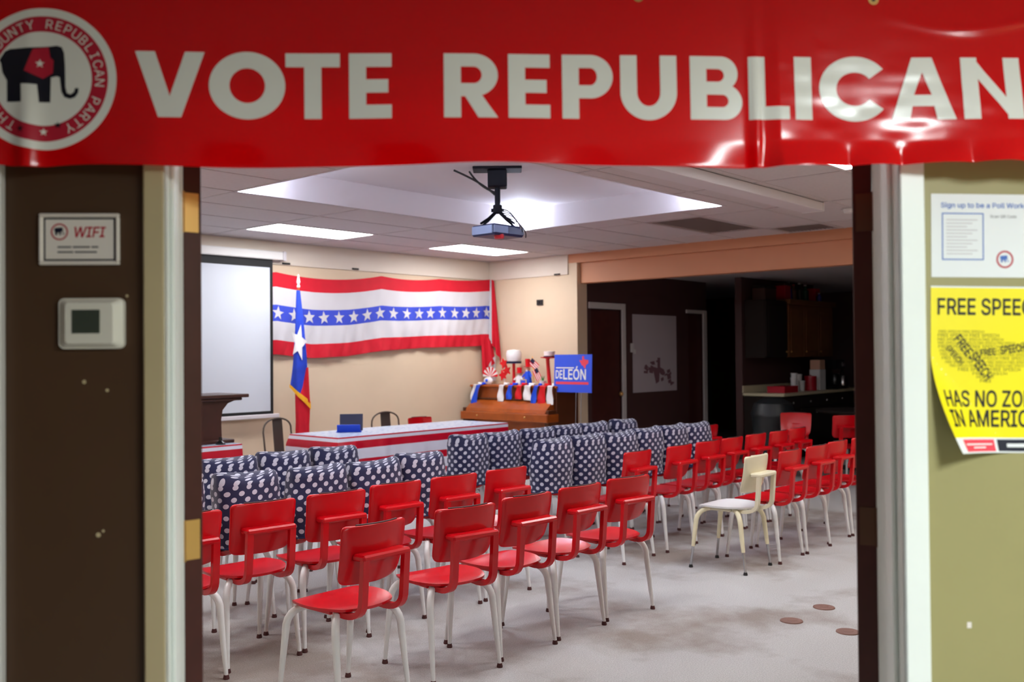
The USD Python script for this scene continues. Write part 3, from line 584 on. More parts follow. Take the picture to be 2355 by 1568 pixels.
def cover_parts(root, seed):
    R_n, n = 28, 56; zs = np.linspace(0, 1, R_n) ** 1.25; V = []; UV = []
    for i, k in enumerate(zs):
        z = .832 - .385 * k; hw = .196 - .014 * k; hd = .068 + .034 * min(1, k * 2.2)
        if k < .12: q = math.sqrt(max(0, 1 - ((.12 - k) / .12) ** 2)); hw = .158 + (hw - .158) * q; hd = .010 + (hd - .010) * q
        cy = -.216 + .018 * k; arc = 0; prev = None
        for j in range(n + 1):
            a = 2 * PI * (j % n) / n + PI / 2; c, s_ = math.cos(a), math.sin(a); ex = .55
            x = hw * math.copysign(abs(c) ** ex, c); y = cy + hd * math.copysign(abs(s_) ** ex, s_) + .018 * (x / .19) ** 2
            if prev is not None: arc += math.hypot(x - prev[0], y - prev[1])
            prev = (x, y); V.append((x, y, z)); UV.append((arc, z + (.05 - hd if k < .12 else 0)))
    V = np.array(V); nz = meshkit.noise(V * [8, 8, 6] + seed * 7.3, seed) - .5; nz2 = meshkit.noise(V * [22, 22, 8] + seed, seed + 1) - .5
    c = V.copy(); c[:, 0] = 0; c[:, 1] = -.20; d = V - c; d[:, 2] = 0; L = np.linalg.norm(d, axis=1)[:, None] + 1e-9
    V = V + d / L * (nz * .030 + .004 + nz2 * .014)[:, None]; top = V[:, 2] > .80; V[top, 2] += nz[top] * .03 + .012 * (np.abs(V[top, 0]) / .15) ** 3
    Fc = []; w_ = n + 1
    for i in range(R_n - 1):
        for j in range(n):
            p = i * w_ + j; Fc += [(p, p + w_ + 1, p + 1), (p, p + w_, p + w_ + 1)]
    V = np.vstack([V, V[:n].mean(0)]); UV.append((0.3, .84)); Fc += [(len(V) - 1, j, j + 1) for j in range(n)]
    m = trimesh.Trimesh(V, np.array(Fc), process=False)
    if m.face_normals[len(Fc) // 2] @ (m.triangles_center[len(Fc) // 2] - [0, -.2, .64]) < 0: m.invert()
    usdkit.mesh(stage, path(str(root.GetPath()), 'cover'), m, LOOK['star_cloth'], smooth=True, uv=np.array(UV))
    hz = V[(R_n - 1) * w_:(R_n - 1) * w_ + n]; obj('hem', tube(np.vstack([hz, hz[:1]]), .004, 6, cap=False), 'hem_cloth', root)
cprot = []
def cover(x, y, rz, label, group):
    a = math.radians(rz); loc = (x - BACK * math.sin(a), y + BACK * math.cos(a), 0)
    if len(cprot) < 4:
        o = thing('chair_cover', label, 'chair cover', loc, rz, group); cover_parts(o, len(cprot) + 3); cprot.append(o); return o
    return dup(cprot[random.randrange(4)], 'chair_cover', loc, rz, label, group)
ROW = [('front', 'nearest row', 3.09, [2.62, 3.16, 3.61, 4.05, 4.49], 'left block'), ('second', 'second row', 3.93, [2.23, 2.66, 3.08, 3.51, 3.94, 4.38], 'left block'),
       ('front', 'nearest row', 3.04, [6.42, 6.86, 7.30, 7.74], 'right block'), ('second', 'second row', 3.86, [5.72, 6.26, 6.69, 7.10, 7.52, 7.93, 8.34], 'right block')]
for nm, rw, y, xs, blk in ROW:
    for i, x in enumerate(xs):
        rz = random.uniform(-2, 2) + (-5 if nm == 'second' and blk == 'left block' else 0)
        if nm == 'front' and blk == 'left block': rz = (1, -9, -4, -2, -8)[i]
        side = 'left of the aisle' if blk == 'left block' else 'right of the aisle'
        chair(x, y + random.uniform(-.02, .02), rz, f'red school chair, {ORD[i]} from left in the {rw} {side}', f'red chairs in the {rw} {side}')
for rw, y, xs, blk in (('third row', 4.58, [2.50, 2.98, 3.43, 3.85, 4.27], 'left of the aisle'), ('third row', 4.58, [5.62, 6.05, 6.47, 6.88, 7.29, 7.70], 'right of the aisle'),
                       ('fourth row', 5.40, [3.36, 3.78, 4.20], 'left of the aisle'), ('fourth row', 5.36, [5.49, 5.93, 6.36, 6.79, 7.21, 7.63], 'right of the aisle')):
    for i, x in enumerate(xs):
        rz = random.uniform(-2.5, 2.5); yy = y + random.uniform(-.03, .03)
        chair(x, yy, rz, f'red chair under spotted navy cover, {ORD[i]} from left in {rw} {blk}', f'covered chairs in the {rw} {blk}')
        cover(x, yy, rz, f'navy cover with white spots, {ORD[i]} from left in {rw} {blk}', f'spotted covers in the {rw} {blk}')
chair(8.14, 4.70, -6, 'red school chair without a cover at the far right end of the third row', 'red chairs in the third row')
chair(10.25, 4.2, -40, 'red chair standing in the dim kitchen side nearest the right door edge', 'red chairs on the kitchen side')
chair(10.38, 4.87, 108, 'red chair turned sideways in front of the black bin', 'red chairs on the kitchen side')
wc = thing('school_chair', 'cream school chair with chrome leg tips standing alone in the aisle, off the rows', 'chair', (5.96, 3.27, 0), 2)
chair_parts(wc, 'white_plastic', 'cream_plastic', 'cream_steel', 'black_rubber', 'chrome')

# ------------------------------------------------------------------ head table, side table, things behind and on them
def table(name, label, clabel, x0, x1, y0, y1, sag):
    t = thing(name, label, 'table', ((x0 + x1) / 2, (y0 + y1) / 2, 0)); w_, d_ = (x1 - x0) / 2, (y1 - y0) / 2
    obj('tabletop', bx(-w_, w_, -d_, d_, .70, .735, .006), 'paper_white', t, False)
    for sx in (-1, 1):
        for sy in (-1, 1): obj('leg', tube([(sx * (w_ - .15), sy * (d_ - .08), 0), (sx * (w_ - .15), sy * (d_ - .08), .70)], .014, 10), 'gunmetal', t)
    nx, ny = 64, 24; loop = []
    for k in np.linspace(-1, 1, nx, endpoint=False): loop.append((k * w_, -d_))
    for k in np.linspace(-1, 1, ny, endpoint=False): loop.append((w_, k * d_))
    for k in np.linspace(1, -1, nx, endpoint=False): loop.append((k * w_, d_))
    for k in np.linspace(1, -1, ny, endpoint=False): loop.append((-w_, k * d_))
    loop = np.array(loop); n = len(loop); s = np.arange(n); Vs = []
    nrm = loop / np.array([w_, d_]); nrm = np.where(np.abs(nrm) > .999, np.sign(nrm), 0); nrm = nrm / np.maximum(np.linalg.norm(nrm, axis=1)[:, None], 1e-9)
    Z = [.7445, .7440, .735, .66, .58, .50, .42, .34, .26, .20]
    for i, z in enumerate(Z):
        k = max(0, (.735 - z) / .5); wave = .018 * k * np.sin(s * .55) + .012 * k * np.sin(s * 1.3 + 1)
        o = (-.02 if i == 0 else .004 if i == 1 else .008) + .03 * k + wave
        P = np.c_[loop + nrm * o[:, None] if np.ndim(o) else loop + nrm * o, np.full(n, z)]
        P[nrm[:, 1] > .5, 2] = np.maximum(P[nrm[:, 1] > .5, 2], .62 - i * .001)
        if sag and i >= 3:   # swag of slack vinyl at the left end
            g = np.exp(-((P[:, 0] + w_) / .45) ** 2); P[:, 2] -= 0; P[:, :2] += nrm * (g * .03 * np.sin(min(1, k * 2) * PI))[:, None]
        Vs.append(P)
    V = np.vstack(Vs + [np.array([[0, 0, .7447]])]); Fc = []
    for i in range(len(Z) - 1):
        for j in range(n): p, q = i * n + j, i * n + (j + 1) % n; Fc += [(p, q + n, q), (p, p + n, q + n)]
    Fc += [(len(V) - 1, j, (j + 1) % n) for j in range(n)]
    m = trimesh.Trimesh(V, Fc, process=False); trimesh.repair.fix_normals(m)
    if m.face_normals[-1][2] < 0: m.invert()
    c = thing('table_cover', clabel, 'tablecloth', ((x0 + x1) / 2, (y0 + y1) / 2, 0)); obj('cloth', m, 'flag_cover', c, 35)
    return t
table('folding_table', 'long table in front of the bunting under a red and white striped cover', 'red and white striped cover on the long head table', 5.39, 7.66, 6.88, 7.60, True)
table('folding_table', 'table at the left under the lectern, mostly behind the door edge', 'striped cover on the left table that carries the lectern', 3.0, 4.54, 7.10, 7.82, False)
q = thing('lectern', 'dark wooden tabletop lectern with moulded top beside the left door edge', 'lectern', (4.36, 7.40, .745), 0)
obj('base', bx(-.2, .2, -.17, .17, 0, .03, .006), 'walnut', q, False)
prof = [(-.10, .03), (.10, .03), (.095, .20), (.11, .28), (.16, .335), (.235, .36), (-.235, .36), (-.16, .335), (-.11, .28), (-.095, .20)]
cm = extrude(sg.Polygon(prof), .26); cm.vertices = cm.vertices[:, [0, 2, 1]] - [0, .13, 0]; trimesh.repair.fix_normals(cm); obj('pedestal', cm, 'walnut', q, 20)
obj('moulding', bx(-.26, .26, -.20, .20, .36, .385, .008), 'walnut', q, False); obj('top', bx(-.30, .30, -.24, .24, .385, .415, .006), 'walnut', q, False)
q = thing('microphone_base', 'small dark gadget at the foot of the lectern', 'gadget', (4.38, 7.16, .746))
obj('body', lathe([(0, 0), (.04, 0), (.042, .012), (.015, .03), (.012, .06), (0, .062)]), 'black_gloss', q)
# cafe chairs with arched tube back, facing the audience
def cafe(x, y, rz, label):
    q = thing('cafe_chair', label, 'chair', (x, y, 0), rz, 'metal cafe chairs behind the head table')
    obj('seat', bx(-.18, .18, -.18, .18, .435, .455, .008), 'gunmetal', q, 25)
    a = np.linspace(0, PI, 15); arch = np.vstack([[(-.185, .17, .45)], [(-.185, .20, .66)], np.c_[-.185 * np.cos(a), np.full(15, .21), .72 + .135 * np.sin(a) ** .7], [(.185, .20, .66)], [(.185, .17, .45)]])
    obj('back_frame', tube(arch, .009, 8), 'gunmetal', q)
    v = np.linspace(0, 1, 6); L = np.stack([np.c_[np.full(6, x_), .172 + .040 * v + .001, .45 + .40 * v] for x_ in np.linspace(-.065, .065, 4)], 1); obj('splat', grid_solid(L, L + [0, .003, 0]), 'gunmetal', q)
    for sx in (-1, 1):
        for sy in (-1, 1): obj('leg', tube([(sx * .165, sy * .165, .44), (sx * .215, sy * .215, 0)], [.016, .011], 8), 'gunmetal', q)
cafe(5.68, 7.98, 8, 'grey metal cafe chair behind the left end of the head table'); cafe(6.96, 7.86, -4, 'grey metal cafe chair behind the middle of the head table')
a = chair(7.38, 7.98, 178, 'red school chair behind the head table, facing the audience', None)
q = thing('tablet', 'tablet in a bright blue folding case standing on the head table', 'tablet', (5.85, 7.30, .7455), -42)
st = bx(-.11, .11, -.006, .006, 0, .165, .003); st.apply_transform(trimesh.transformations.rotation_matrix(-.35, (1, 0, 0))); obj('screen', st.apply_translation((0.02, .03, .012)), 'navy', q, False)
st = bx(-.11, .11, -.004, .004, 0, .08, .002); st.apply_transform(trimesh.transformations.rotation_matrix(.5, (1, 0, 0))); obj('case_flap', st.apply_translation((0, -.03, .004)), 'tablet_blue', q, False)
obj('case_foot', bx(-.12, .12, -.04, .09, 0, .006, .002), 'tablet_blue', q, False)
# projection screen
q = thing('projection_screen', 'white pull-down projection screen with black border on the back wall', 'projection screen', (4.55, 8.70, 0))
XA, XB = -1.35, 1.405
obj('surface', bx(XA + .03, XB - .035, -.001, .001, .90, 2.425), 'screen_white', q, False)
obj('black_border', cat([bx(XA, XB, -.002, .002, 2.425, 2.51), bx(XA, XB, -.002, .002, .868, .90), bx(XA, XA + .03, -.002, .002, .90, 2.425), bx(XB - .035, XB, -.002, .002, .90, 2.425)]), 'screen_black', q, False)
obj('weight_bar', bx(XA - .04, XB + .07, -.018, .018, .825, .868, .006), 'drywall_white', q, False)
obj('case', bx(XA - .12, XB + .11, -.045, .045, 2.51, 2.60, .008), 'lamp_frame', q, False); obj('end_cap', bx(XB + .11, XB + .15, -.05, .05, 2.50, 2.605, .008), 'drywall_white', q, False)

# ------------------------------------------------------------------ bunting, state flag
bt = thing('bunting', 'long pleated red, white and blue bunting with stars pinned along the back wall', 'bunting', (0, 0, 0))
def btop(x):    # scalloped top edge hanging from pins
    x = np.asarray(x, float); pins = np.array([4.6, 6.02, 7.50, 8.46, 9.44]); zt = np.array([2.385, 2.385, 2.425, 2.44, 2.487]); z = np.interp(x, pins, zt)
    i = np.clip(np.searchsorted(pins, x) - 1, 0, 3); k = (x - pins[i]) / (pins[i + 1] - pins[i]); return z - np.array([.05, .062, .03, .02])[i] * 4 * k * (1 - k)
def bbot(x):
    x = np.asarray(x, float); z = np.interp(x, [4.6, 6.02, 6.5, 7.0, 7.5, 8.2, 9.0, 9.30, 9.44], [1.50, 1.50, 1.455, 1.475, 1.535, 1.57, 1.585, 1.60, 1.58]); return z
def bfold(x, f):
    return .035 + .014 * np.sin(x * 7 + f * 5) * f + .010 * np.sin(x * 23 - f * 7) * f + .006 * np.sin(x * 41 + f * 11) * f
def bpt(x, f, off=0):
    z = btop(x) + (bbot(x) - btop(x)) * f; return np.stack([x, YB - .02 - bfold(x, f) - off, z], -1)
x_ = np.linspace(5.2, 9.40, 190)
for (f0, f1, m) in ((0, .175, 'cloth_red'), (.175, .395, 'cloth_white'), (.395, .595, 'cloth_blue'), (.595, .825, 'cloth_white'), (.825, 1, 'cloth_red')):
    Xg, Fg = np.meshgrid(x_, np.linspace(f0, f1, 9)); P = bpt(Xg, Fg); obj('stripe', grid_solid(P, P + [0, .002, 0]), m, bt, True)
for k in range(20):
    xs = 5.42 + k * .206
    if xs > 9.36: break
    g = star(0, 0, .078, rot=random.uniform(-.15, .15), k=.42)
    obj('star', flat(g, lambda q, xs=xs: bpt(xs + q[:, 0], .495 - q[:, 1] / .88, .0025), .03), 'cloth_white', bt, True)
tail_y = lambda k: 8.74 - .52 * k
def tail(a0, a1, b0, b1, zt0, zt1, zb0, zb1, m, ph):   # gathered end hanging round the corner on the right wall
    k = np.linspace(0, 1, 24); v = np.linspace(0, 1, 26); K, Vv = np.meshgrid(k, v); ya = a0 + (a1 - a0) * K; yb = b0 + (b1 - b0) * K; Y = ya + (yb - ya) * Vv
    zt = zt0 + (zt1 - zt0) * K; zb = zb0 + (zb1 - zb0) * K; Z = zt + (zb - zt) * Vv; X = XR - .03 - .022 * (1 + np.sin(K * 13 + ph + Vv * 2)) * (0.3 + Vv)
    P = np.stack([X, Y, Z], -1); obj('tail', grid_solid(P, P + [.002, 0, 0]), m, bt, True)
tail(8.70, 8.66, 8.66, 8.50, 2.48, 2.46, 1.60, 1.34, 'cloth_red', 0); tail(8.75, 8.70, 8.74, 8.66, 2.47, 2.47, 1.70, 1.62, 'cloth_white', 1)
def tailb(m, pts_t, pts_b, ph):
    k = np.linspace(0, 1, 24); A = np.array([np.interp(k, [0, .5, 1], [p[i] for p in pts_t]) for i in range(3)]).T; B = np.array([np.interp(k, [0, .5, 1], [p[i] for p in pts_b]) for i in range(3)]).T
    v = np.linspace(0, 1, 20)[:, None, None]; P = A[None] + (B - A)[None] * v; P = P + np.stack([.012 * np.sin(k * 14 + ph), -.014 * (1 + np.sin(k * 11 + ph)), 0 * k], -1)[None] * (v + .3); obj('tail', grid_solid(P, P + [0, .002, 0]), m, bt, True)
tailb('cloth_red', [(9.20, YB - .07, 1.64), (9.30, YB - .08, 1.74), (9.39, YB - .10, 1.60)], [(9.20, YB - .07, 1.22), (9.30, YB - .09, 1.32), (9.385, YB - .14, 1.36)], 0)
tailb('cloth_white', [(9.27, YB - .12, 1.30), (9.33, YB - .12, 1.40), (9.39, YB - .14, 1.46)], [(9.36, YB - .10, 1.12), (9.38, YB - .12, 1.13), (9.40, YB - .12, 1.14)], 2)
# flag on a pole; local x is to the right as seen from the doorway, local y away
q = thing('flag', 'furled flag with one white star and gold fringe on a pole by the screen', 'flag', (6.07, 8.40, 0), -46)
obj('pole', tube([(0, 0, .05), (0, 0, 2.21)], .013, 10), 'piano_wood', q); obj('finial', lathe([(0, 2.20), (.016, 2.205), (.018, 2.22), (.010, 2.235), (.020, 2.26), (.008, 2.33), (0, 2.345)], 12), 'ribbon_white', q)
obj('stand', lathe([(0, 0), (.15, 0), (.15, .02), (.04, .06), (.025, .12), (0, .12)], 24), 'brass', q)
def fsheet(Lp, Rp, m, name, dep=0.0, amp=.016, ph=0.0, n=30):
    v = np.linspace(0, 1, 34); tl_ = np.linspace(0, 1, len(Lp)); tr_ = np.linspace(0, 1, len(Rp)); Lp, Rp = np.array(Lp, float), np.array(Rp, float)
    Lc = np.c_[np.interp(v, tl_, Lp[:, 0]), np.interp(v, tl_, Lp[:, 1])]; Rc = np.c_[np.interp(v, tr_, Rp[:, 0]), np.interp(v, tr_, Rp[:, 1])]
    u = np.linspace(0, 1, n); P = Lc[:, None] + (Rc - Lc)[:, None] * u[None, :, None]; D = -.03 - dep - amp * np.sin(P[..., 0] * 48 + ph + P[..., 1] * 1.5) - .02 * np.sin(u * PI)[None]
    P3 = np.stack([P[..., 0], D, P[..., 1]], -1); obj(name, grid_solid(P3, P3 + [0, .003, 0]), m, q, True)
fsheet([(-.015, 2.17), (-.03, 1.75), (-.06, 1.38), (-.088, 1.17)], [(.02, 2.17), (.06, 1.80), (.09, 1.45), (.105, 1.02)], 'flag_blue', 'blue_field')
def fst(p):
    D = -.047 - .016 * np.sin(p[:, 0] * 48 + p[:, 1] * 1.5) - .016; return np.c_[p[:, 0], D, p[:, 1]]
obj('white_star', flat(sa.translate(sa.scale(star(0, 0, 1, .25, .45), .085, .20, origin=(0, 0)), .012, 1.62), fst, .02), 'ribbon_white', q, True)
fsheet([(.085, 1.36), (.03, 1.16), (-.01, 1.10)], [(.108, 1.36), (.118, 1.1), (.125, .98)], 'cloth_red', 'red_fold', dep=.007)
fsheet([(-.092, 1.185), (-.092, 1.15)], [(.130, 1.0), (.132, .92)], 'fringe_gold', 'fringe', dep=.010, amp=.010)
fsheet([(-.04, 1.14), (-.035, .8), (-.05, .32)], [(.125, 1.0), (.11, .75), (.10, .36)], 'cloth_red', 'lower_fold', dep=-.01)

# ------------------------------------------------------------------ piano against the right wall, and what stands on it
q = thing('upright_piano', 'brown wooden upright piano against the right wall, its top crowded with decorations', 'piano', (0, 0, 0))
PY0, PY1 = 7.28, 8.71
obj('case', cat([bx(9.02, XR - .01, PY0 + .04, PY1 - .04, .05, 1.06)]), 'piano_wood', q, False)
for y in (PY0, PY1 - .04): obj('side_panel', cat([bx(9.0, XR - .008, y, y + .04, 0, 1.06, .004), bx(8.84, 9.0, y, y + .04, .60, .80, .004)]), 'piano_dark', q, False)
obj('lid', bx(8.985, XR - .005, PY0 - .015, PY1 + .012, 1.06, 1.09, .006), 'piano_wood', q, False)
obj('key_bed', bx(8.80, 9.03, PY0 - .01, PY1 + .008, .655, .755, .008), 'piano_wood', q, False)
fb = extrude(sg.Polygon([(8.84, .757), (9.02, .757), (9.02, .90), (8.985, .90), (8.86, .80)]), PY1 - PY0 - .10); fb.vertices = fb.vertices[:, [0, 2, 1]] + [0, PY0 + .05, 0]; trimesh.repair.fix_normals(fb); obj('fallboard', fb, 'piano_wood', q, 15)
obj('ledge', bx(8.975, 9.02, PY0 + .041, PY1 - .041, .905, .925, .004), 'piano_dark', q, False)
for y in (PY0 + .02, PY1 - .06): obj('leg', bx(8.85, 8.91, y, y + .05, 0, .655, .006), 'piano_dark', q, False)
for y in (7.9, 8.0, 8.1): obj('pedal', bx(8.93, 9.03, y - .02, y + .02, .05, .065, .004), 'brass', q, False)
for y in (7.62, 8.42): obj('fallboard_knob', trimesh.creation.icosphere(1, .012).apply_translation((8.80, y, .71)), 'brass', q)
PT = 1.09
def hang(y, w_, z0_, z1_, m, label, lean=0.0, xf=8.978):
    """a ribbon tail lying over the lid edge and down the front"""
    n = 12; t = np.linspace(0, 1, n); Z = z1_ + (z0_ - z1_) * t; C = y + lean * t; P = np.zeros((n + 2, 5, 3))
    for j, k in enumerate(np.linspace(-1, 1, 5)):
        P[0, j] = (9.06, y + k * w_ / 2, PT + .003); P[1, j] = (8.985, y + k * w_ / 2, PT + .004)
        P[2:, j] = np.c_[xf - .012 - .010 * np.abs(k) - .010 * np.sin(t * 6 + j), C + k * w_ / 2 * (1 + .15 * t), Z]
    r = thing('ribbon', label, 'ribbon', (0, 0, 0), 0, 'ribbons hanging over the piano front'); obj('tail', grid_solid(P, P + [-.0015, 0, .0015]), m, r, 40)
    obj('knot', bx(9.03, 9.085, y - w_ * .4, y + w_ * .4, PT + .002, PT + .03, .008), m, r, False)
hang(8.14, .085, .885, 1.085, 'ribbon_white', 'white ribbon over the piano front, left of a blue one', .02)
hang(7.99, .075, .915, 1.085, 'ribbon_blue', 'blue ribbon over the middle of the piano front', .03)
hang(7.84, .085, .92, 1.085, 'ribbon_red', 'red ribbon over the middle of the piano front', .02)
hang(7.71, .105, .91, 1.085, 'ribbon_white', 'wide white ribbon right of the red one on the piano front')
hang(7.57, .07, .875, 1.085, 'ribbon_blue', 'blue ribbon beside the red bow at the right of the piano', .05)
hang(7.46, .10, .86, 1.085, 'ribbon_red', 'red bow ribbon near the right end of the piano', .03)
hang(7.35, .085, .865, 1.085, 'ribbon_white', 'white ribbon at the far right end of the piano front')
hang(8.60, .07, .89, 1.085, 'ribbon_white', 'white ribbon at the left end of the piano', .05)
hang(8.52, .075, .80, 1.085, 'ribbon_blue', 'long blue ribbon hanging down over the piano fallboard at the left', .10, 8.95)
# standing decorations
def stick(name, label, catg, x, y, z=PT): return thing(name, label, catg, (x, y, z), 0)
q = stick('hat', 'tall white hat with a navy band on a red stand on the piano', 'hat', 9.20, 8.14)
obj('stand', tube([(0, 0, 0), (0, 0, .29)], .02, 10), 'ribbon_red', q); obj('crown', lathe([(0, .28), (.085, .285), (.098, .34), (.10, .40), (.085, .44), (0, .45)], 20), 'ribbon_white', q); obj('band', lathe([(.088, .27), (.096, .27), (.098, .30), (.09, .30)], 20), 'navy', q); obj('foot', lathe([(0, 0), (.06, 0), (.05, .015), (0, .018)], 16), 'ribbon_red', q)
q = stick('pinwheel', 'red foil pinwheel cluster left of the white hat on the piano', 'decoration', 9.2, 8.30)
obj('stick', tube([(0, 0, 0), (0, 0, .28)], .006, 8), 'ribbon_white', q)
for zz, yy in ((.27, 0), (.18, -.05), (.12, .02)):
    g = extrude(star(0, 0, .075, .3, .5), .012); g.vertices = g.vertices[:, [2, 0, 1]] + [-.02, yy, zz]; trimesh.repair.fix_normals(g); obj('foil', g, 'ribbon_red', q, False)
q = stick('paper_fan', 'red and white striped paper fan at the left end of the piano', 'decoration', 9.14, 8.50)
for i in range(12):
    a0, a1 = PI * i / 12, PI * (i + 1) / 12; g = extrude(sg.Polygon([(0, 0), (.13 * math.cos(a0), .13 * math.sin(a0)), (.13 * math.cos(a1), .13 * math.sin(a1))]), .006 if i % 2 else .010); g.vertices = g.vertices[:, [2, 0, 1]] + [0, 0, .10]; trimesh.repair.fix_normals(g); obj('pleat', g, 'ribbon_red' if i % 2 else 'ribbon_white', q, False)
obj('support', bx(-.01, .01, -.01, .01, 0, .11), 'ribbon_white', q, False)
q = stick('paper_flower', 'white and blue paper rosette below the striped fan on the piano', 'decoration', 9.06, 8.46)
obj('petals', trimesh.creation.icosphere(2, .06).apply_scale((.5, 1.3, .8)).apply_translation((0, 0, .05)), 'ribbon_white', q); obj('centre', trimesh.creation.icosphere(2, .02).apply_translation((-.03, 0, .055)), 'ribbon_blue', q)
for (y, lab, hat, body) in ((7.87, 'small doll in a red hat and blue coat standing on the piano', 'ribbon_red', 'ribbon_blue'), (8.01, 'small white-bearded doll in a red cap on the piano, left of the blue-coated one', 'ribbon_red', 'ribbon_white')):
    q = stick('doll', lab, 'doll', 9.16, y); hh_ = .30 if y < 7.95 else .20
    obj('body', lathe([(0, 0), (.05, 0), (.055, .02), (.035, hh_ * .55), (.02, hh_ * .6), (0, hh_ * .6)], 16), body, q)
    for s in (-1, 1): obj('arm', tube([(0, s * .03, hh_ * .52), (-.01, s * .06, hh_ * .40), (-.03, s * .07, hh_ * .32)], [.013, .012, .009], 8), body, q)
    obj('head', trimesh.creation.icosphere(2, .03).apply_translation((0, 0, hh_ * .68)), 'skin', q); obj('beard', lathe([(0, hh_ * .50), (.018, hh_ * .58), (.02, hh_ * .64), (0, hh_ * .66)], 12, (-.016, 0, 0)), 'ribbon_white', q)
    obj('hat_brim', lathe([(0, hh_ * .76), (.05, hh_ * .76), (.05, hh_ * .785), (0, hh_ * .79)], 16), hat, q); obj('hat_crown', lathe([(0, hh_ * .78), (.03, hh_ * .78), (.034, hh_ * 1.1), (0, hh_ * 1.11)], 16), hat, q)
def mini(y, ang, lab, hgt):
    q = stick('hand_flag', lab, 'flag', 9.17, y); obj('stick', tube([(0, 0, 0), (0, .02, hgt)], .004, 6), 'fringe_gold', q)
    def fl(g, m, off, name):
        e_ = extrude(sa.rotate(g, ang, origin=(0, 0)), .002); e_.vertices = e_.vertices[:, [2, 0, 1]] * [1, -1, 1] + [-.006 - off, .02, hgt - .02]; trimesh.repair.fix_normals(e_); obj(name, e_, m, q, False)
    for i in range(7): fl(rect(0, -.013 * (i + 1), .15, -.013 * i), 'ribbon_red' if i % 2 == 0 else 'ribbon_white', 0, 'stripe')
    fl(rect(0, -.052, .06, 0), 'navy', .003, 'canton')
mini(7.78, -38, 'small striped hand flag tilting right on the piano, upper one', .36); mini(7.70, -60, 'lower small striped hand flag leaning on the piano', .24)
q = stick('stars_hat', 'red, white and blue top hat on a tall stand beside the campaign sign', 'hat', 9.14, 7.50)
obj('stand', tube([(0, 0, 0), (0, .03, .33)], .024, 10), 'ribbon_red', q); obj('brim', lathe([(0, .325), (.11, .34), (.115, .352), (0, .345)], 24), 'ribbon_red', q); obj('crown', lathe([(0, .34), (.065, .342), (.07, .42), (0, .425)], 20), 'ribbon_white', q); obj('band', lathe([(.066, .345), (.07, .345), (.071, .365), (.067, .365)], 20), 'navy', q)
q = stick('planter', 'little white pot with a green sprig on the piano', 'plant pot', 9.08, 7.56)
obj('pot', lathe([(0, 0), (.035, 0), (.045, .06), (.04, .06), (0, .05)], 16), 'ribbon_white', q); obj('sprig', cat([tube([(0, 0, .05), (0, k * .03, .12)], [.008, .002], 6) for k in (-1, 0, 1)]), 'leaf', q)
q = stick('picture_frame', 'tiny framed picture between the dolls and the ribbons on the piano', 'picture frame', 9.06, 7.86)
obj('frame', bx(-.008, .008, -.05, .05, 0, .075, .003), 'tan_trim', q, False); obj('picture', bx(-.0095, -.0078, -.04, .04, .012, .063), 'sign_blue', q, False)
q = thing('campaign_sign', 'blue DE LEÓN campaign yard sign with a coral state outline beside the piano end', 'sign', (8.955, 7.03, 0), 0, tilt=(0, 2, -4))
def sfn(off): return lambda p: np.c_[np.full(len(p), -off), -p[:, 0], p[:, 1]]
obj('board', bx(-.003, .003, -.30, .30, 1.02, 1.47), 'sign_blue', q, False)
obj('lettering', place2d(cat([words('DE', .095, -.275, 1.185, .11), words('LEÓN', .118, -.15, 1.175, .36)]), sfn(.0045)), 'paper_white', q, False)
obj('small_lettering', flat(so.unary_union([rect(-.27, 1.305, .02, 1.318)]), sfn(.0045), .5), 'paper_white', q, False)
obj('underline', flat(rect(-.27, 1.115, .25, 1.145), sfn(.0045), .5), 'sign_coral', q, False)
tex = [(-.35, .35), (-.35, 1), (.05, 1), (.05, .55), (.45, .42), (.95, .40), (1, .0), (.9, -.15), (.45, -.45), (.35, -.95), (.05, -.8), (-.15, -.45), (-.4, -.5), (-.55, -.25), (-.95, .25), (-.95, .35)]
obj('state_outline', flat(sa.translate(sa.scale(sg.Polygon(tex), .072, .075, origin=(0, 0)), .175, 1.375), sfn(.0045), .5), 'sign_coral', q, False)
obj('stake', cat([tube([(.006, s, 0), (.006, s, 1.30)], .003, 6) for s in (-.13, -.05)]), 'grey_wire', q)
q = thing('light_switch', 'dark square box on the wall above the piano', 'switch', (XR, 7.885, 2.14), 0)
obj('plate', bx(-.02, 0, -.05, .05, -.035, .035, .003), 'black_rubber', q, False); obj('toggle', bx(-.028, -.02, -.008, .008, -.014, .014, .002), 'black_gloss', q, False)

# ------------------------------------------------------------------ ceiling projector
q = thing('projector', 'dark blue projector on a black ceiling mount with loose cables', 'projector', (5.51, 5.03, 0), -48)
obj('ceiling_plate', bx(-.19, .19, -.10, .10, TZ - .02, TZ, .004), 'projector_black', q, False)
obj('mount_box', bx(-.075, .075, -.07, .07, TZ - .155, TZ - .02, .008), 'projector_black', q, False)
obj('pole', tube([(0, 0, TZ - .155), (0, 0, 2.60)], .022, 12), 'projector_black', q)
obj('collar', cat([bx(-.035, .035, -.035, .035, 2.575, 2.64, .006), tube([(-.05, 0, 2.60), (.05, 0, 2.60)], .014, 10)]), 'projector_black', q, False)
for s in (-1, 1):
    for t in (-1, 1): obj('bracket_arm', tube([(s * .02, t * .02, 2.58), (s * .07, t * .05, 2.53), (s * .13, t * .09, 2.485)], [.012, .010, .009], 8), 'projector_black', q)
bd = bx(-.17, .17, -.13, .13, 2.39, 2.475, .016); bd.apply_transform(trimesh.transformations.rotation_matrix(.8, (0, 0, 1))); obj('body', bd, 'projector_body', q, 25)
bd = bx(-.172, -.02, -.134, -.128, 2.405, 2.462, .002); bd.apply_transform(trimesh.transformations.rotation_matrix(.8, (0, 0, 1))); obj('grille', bd, 'projector_silver', q, False)
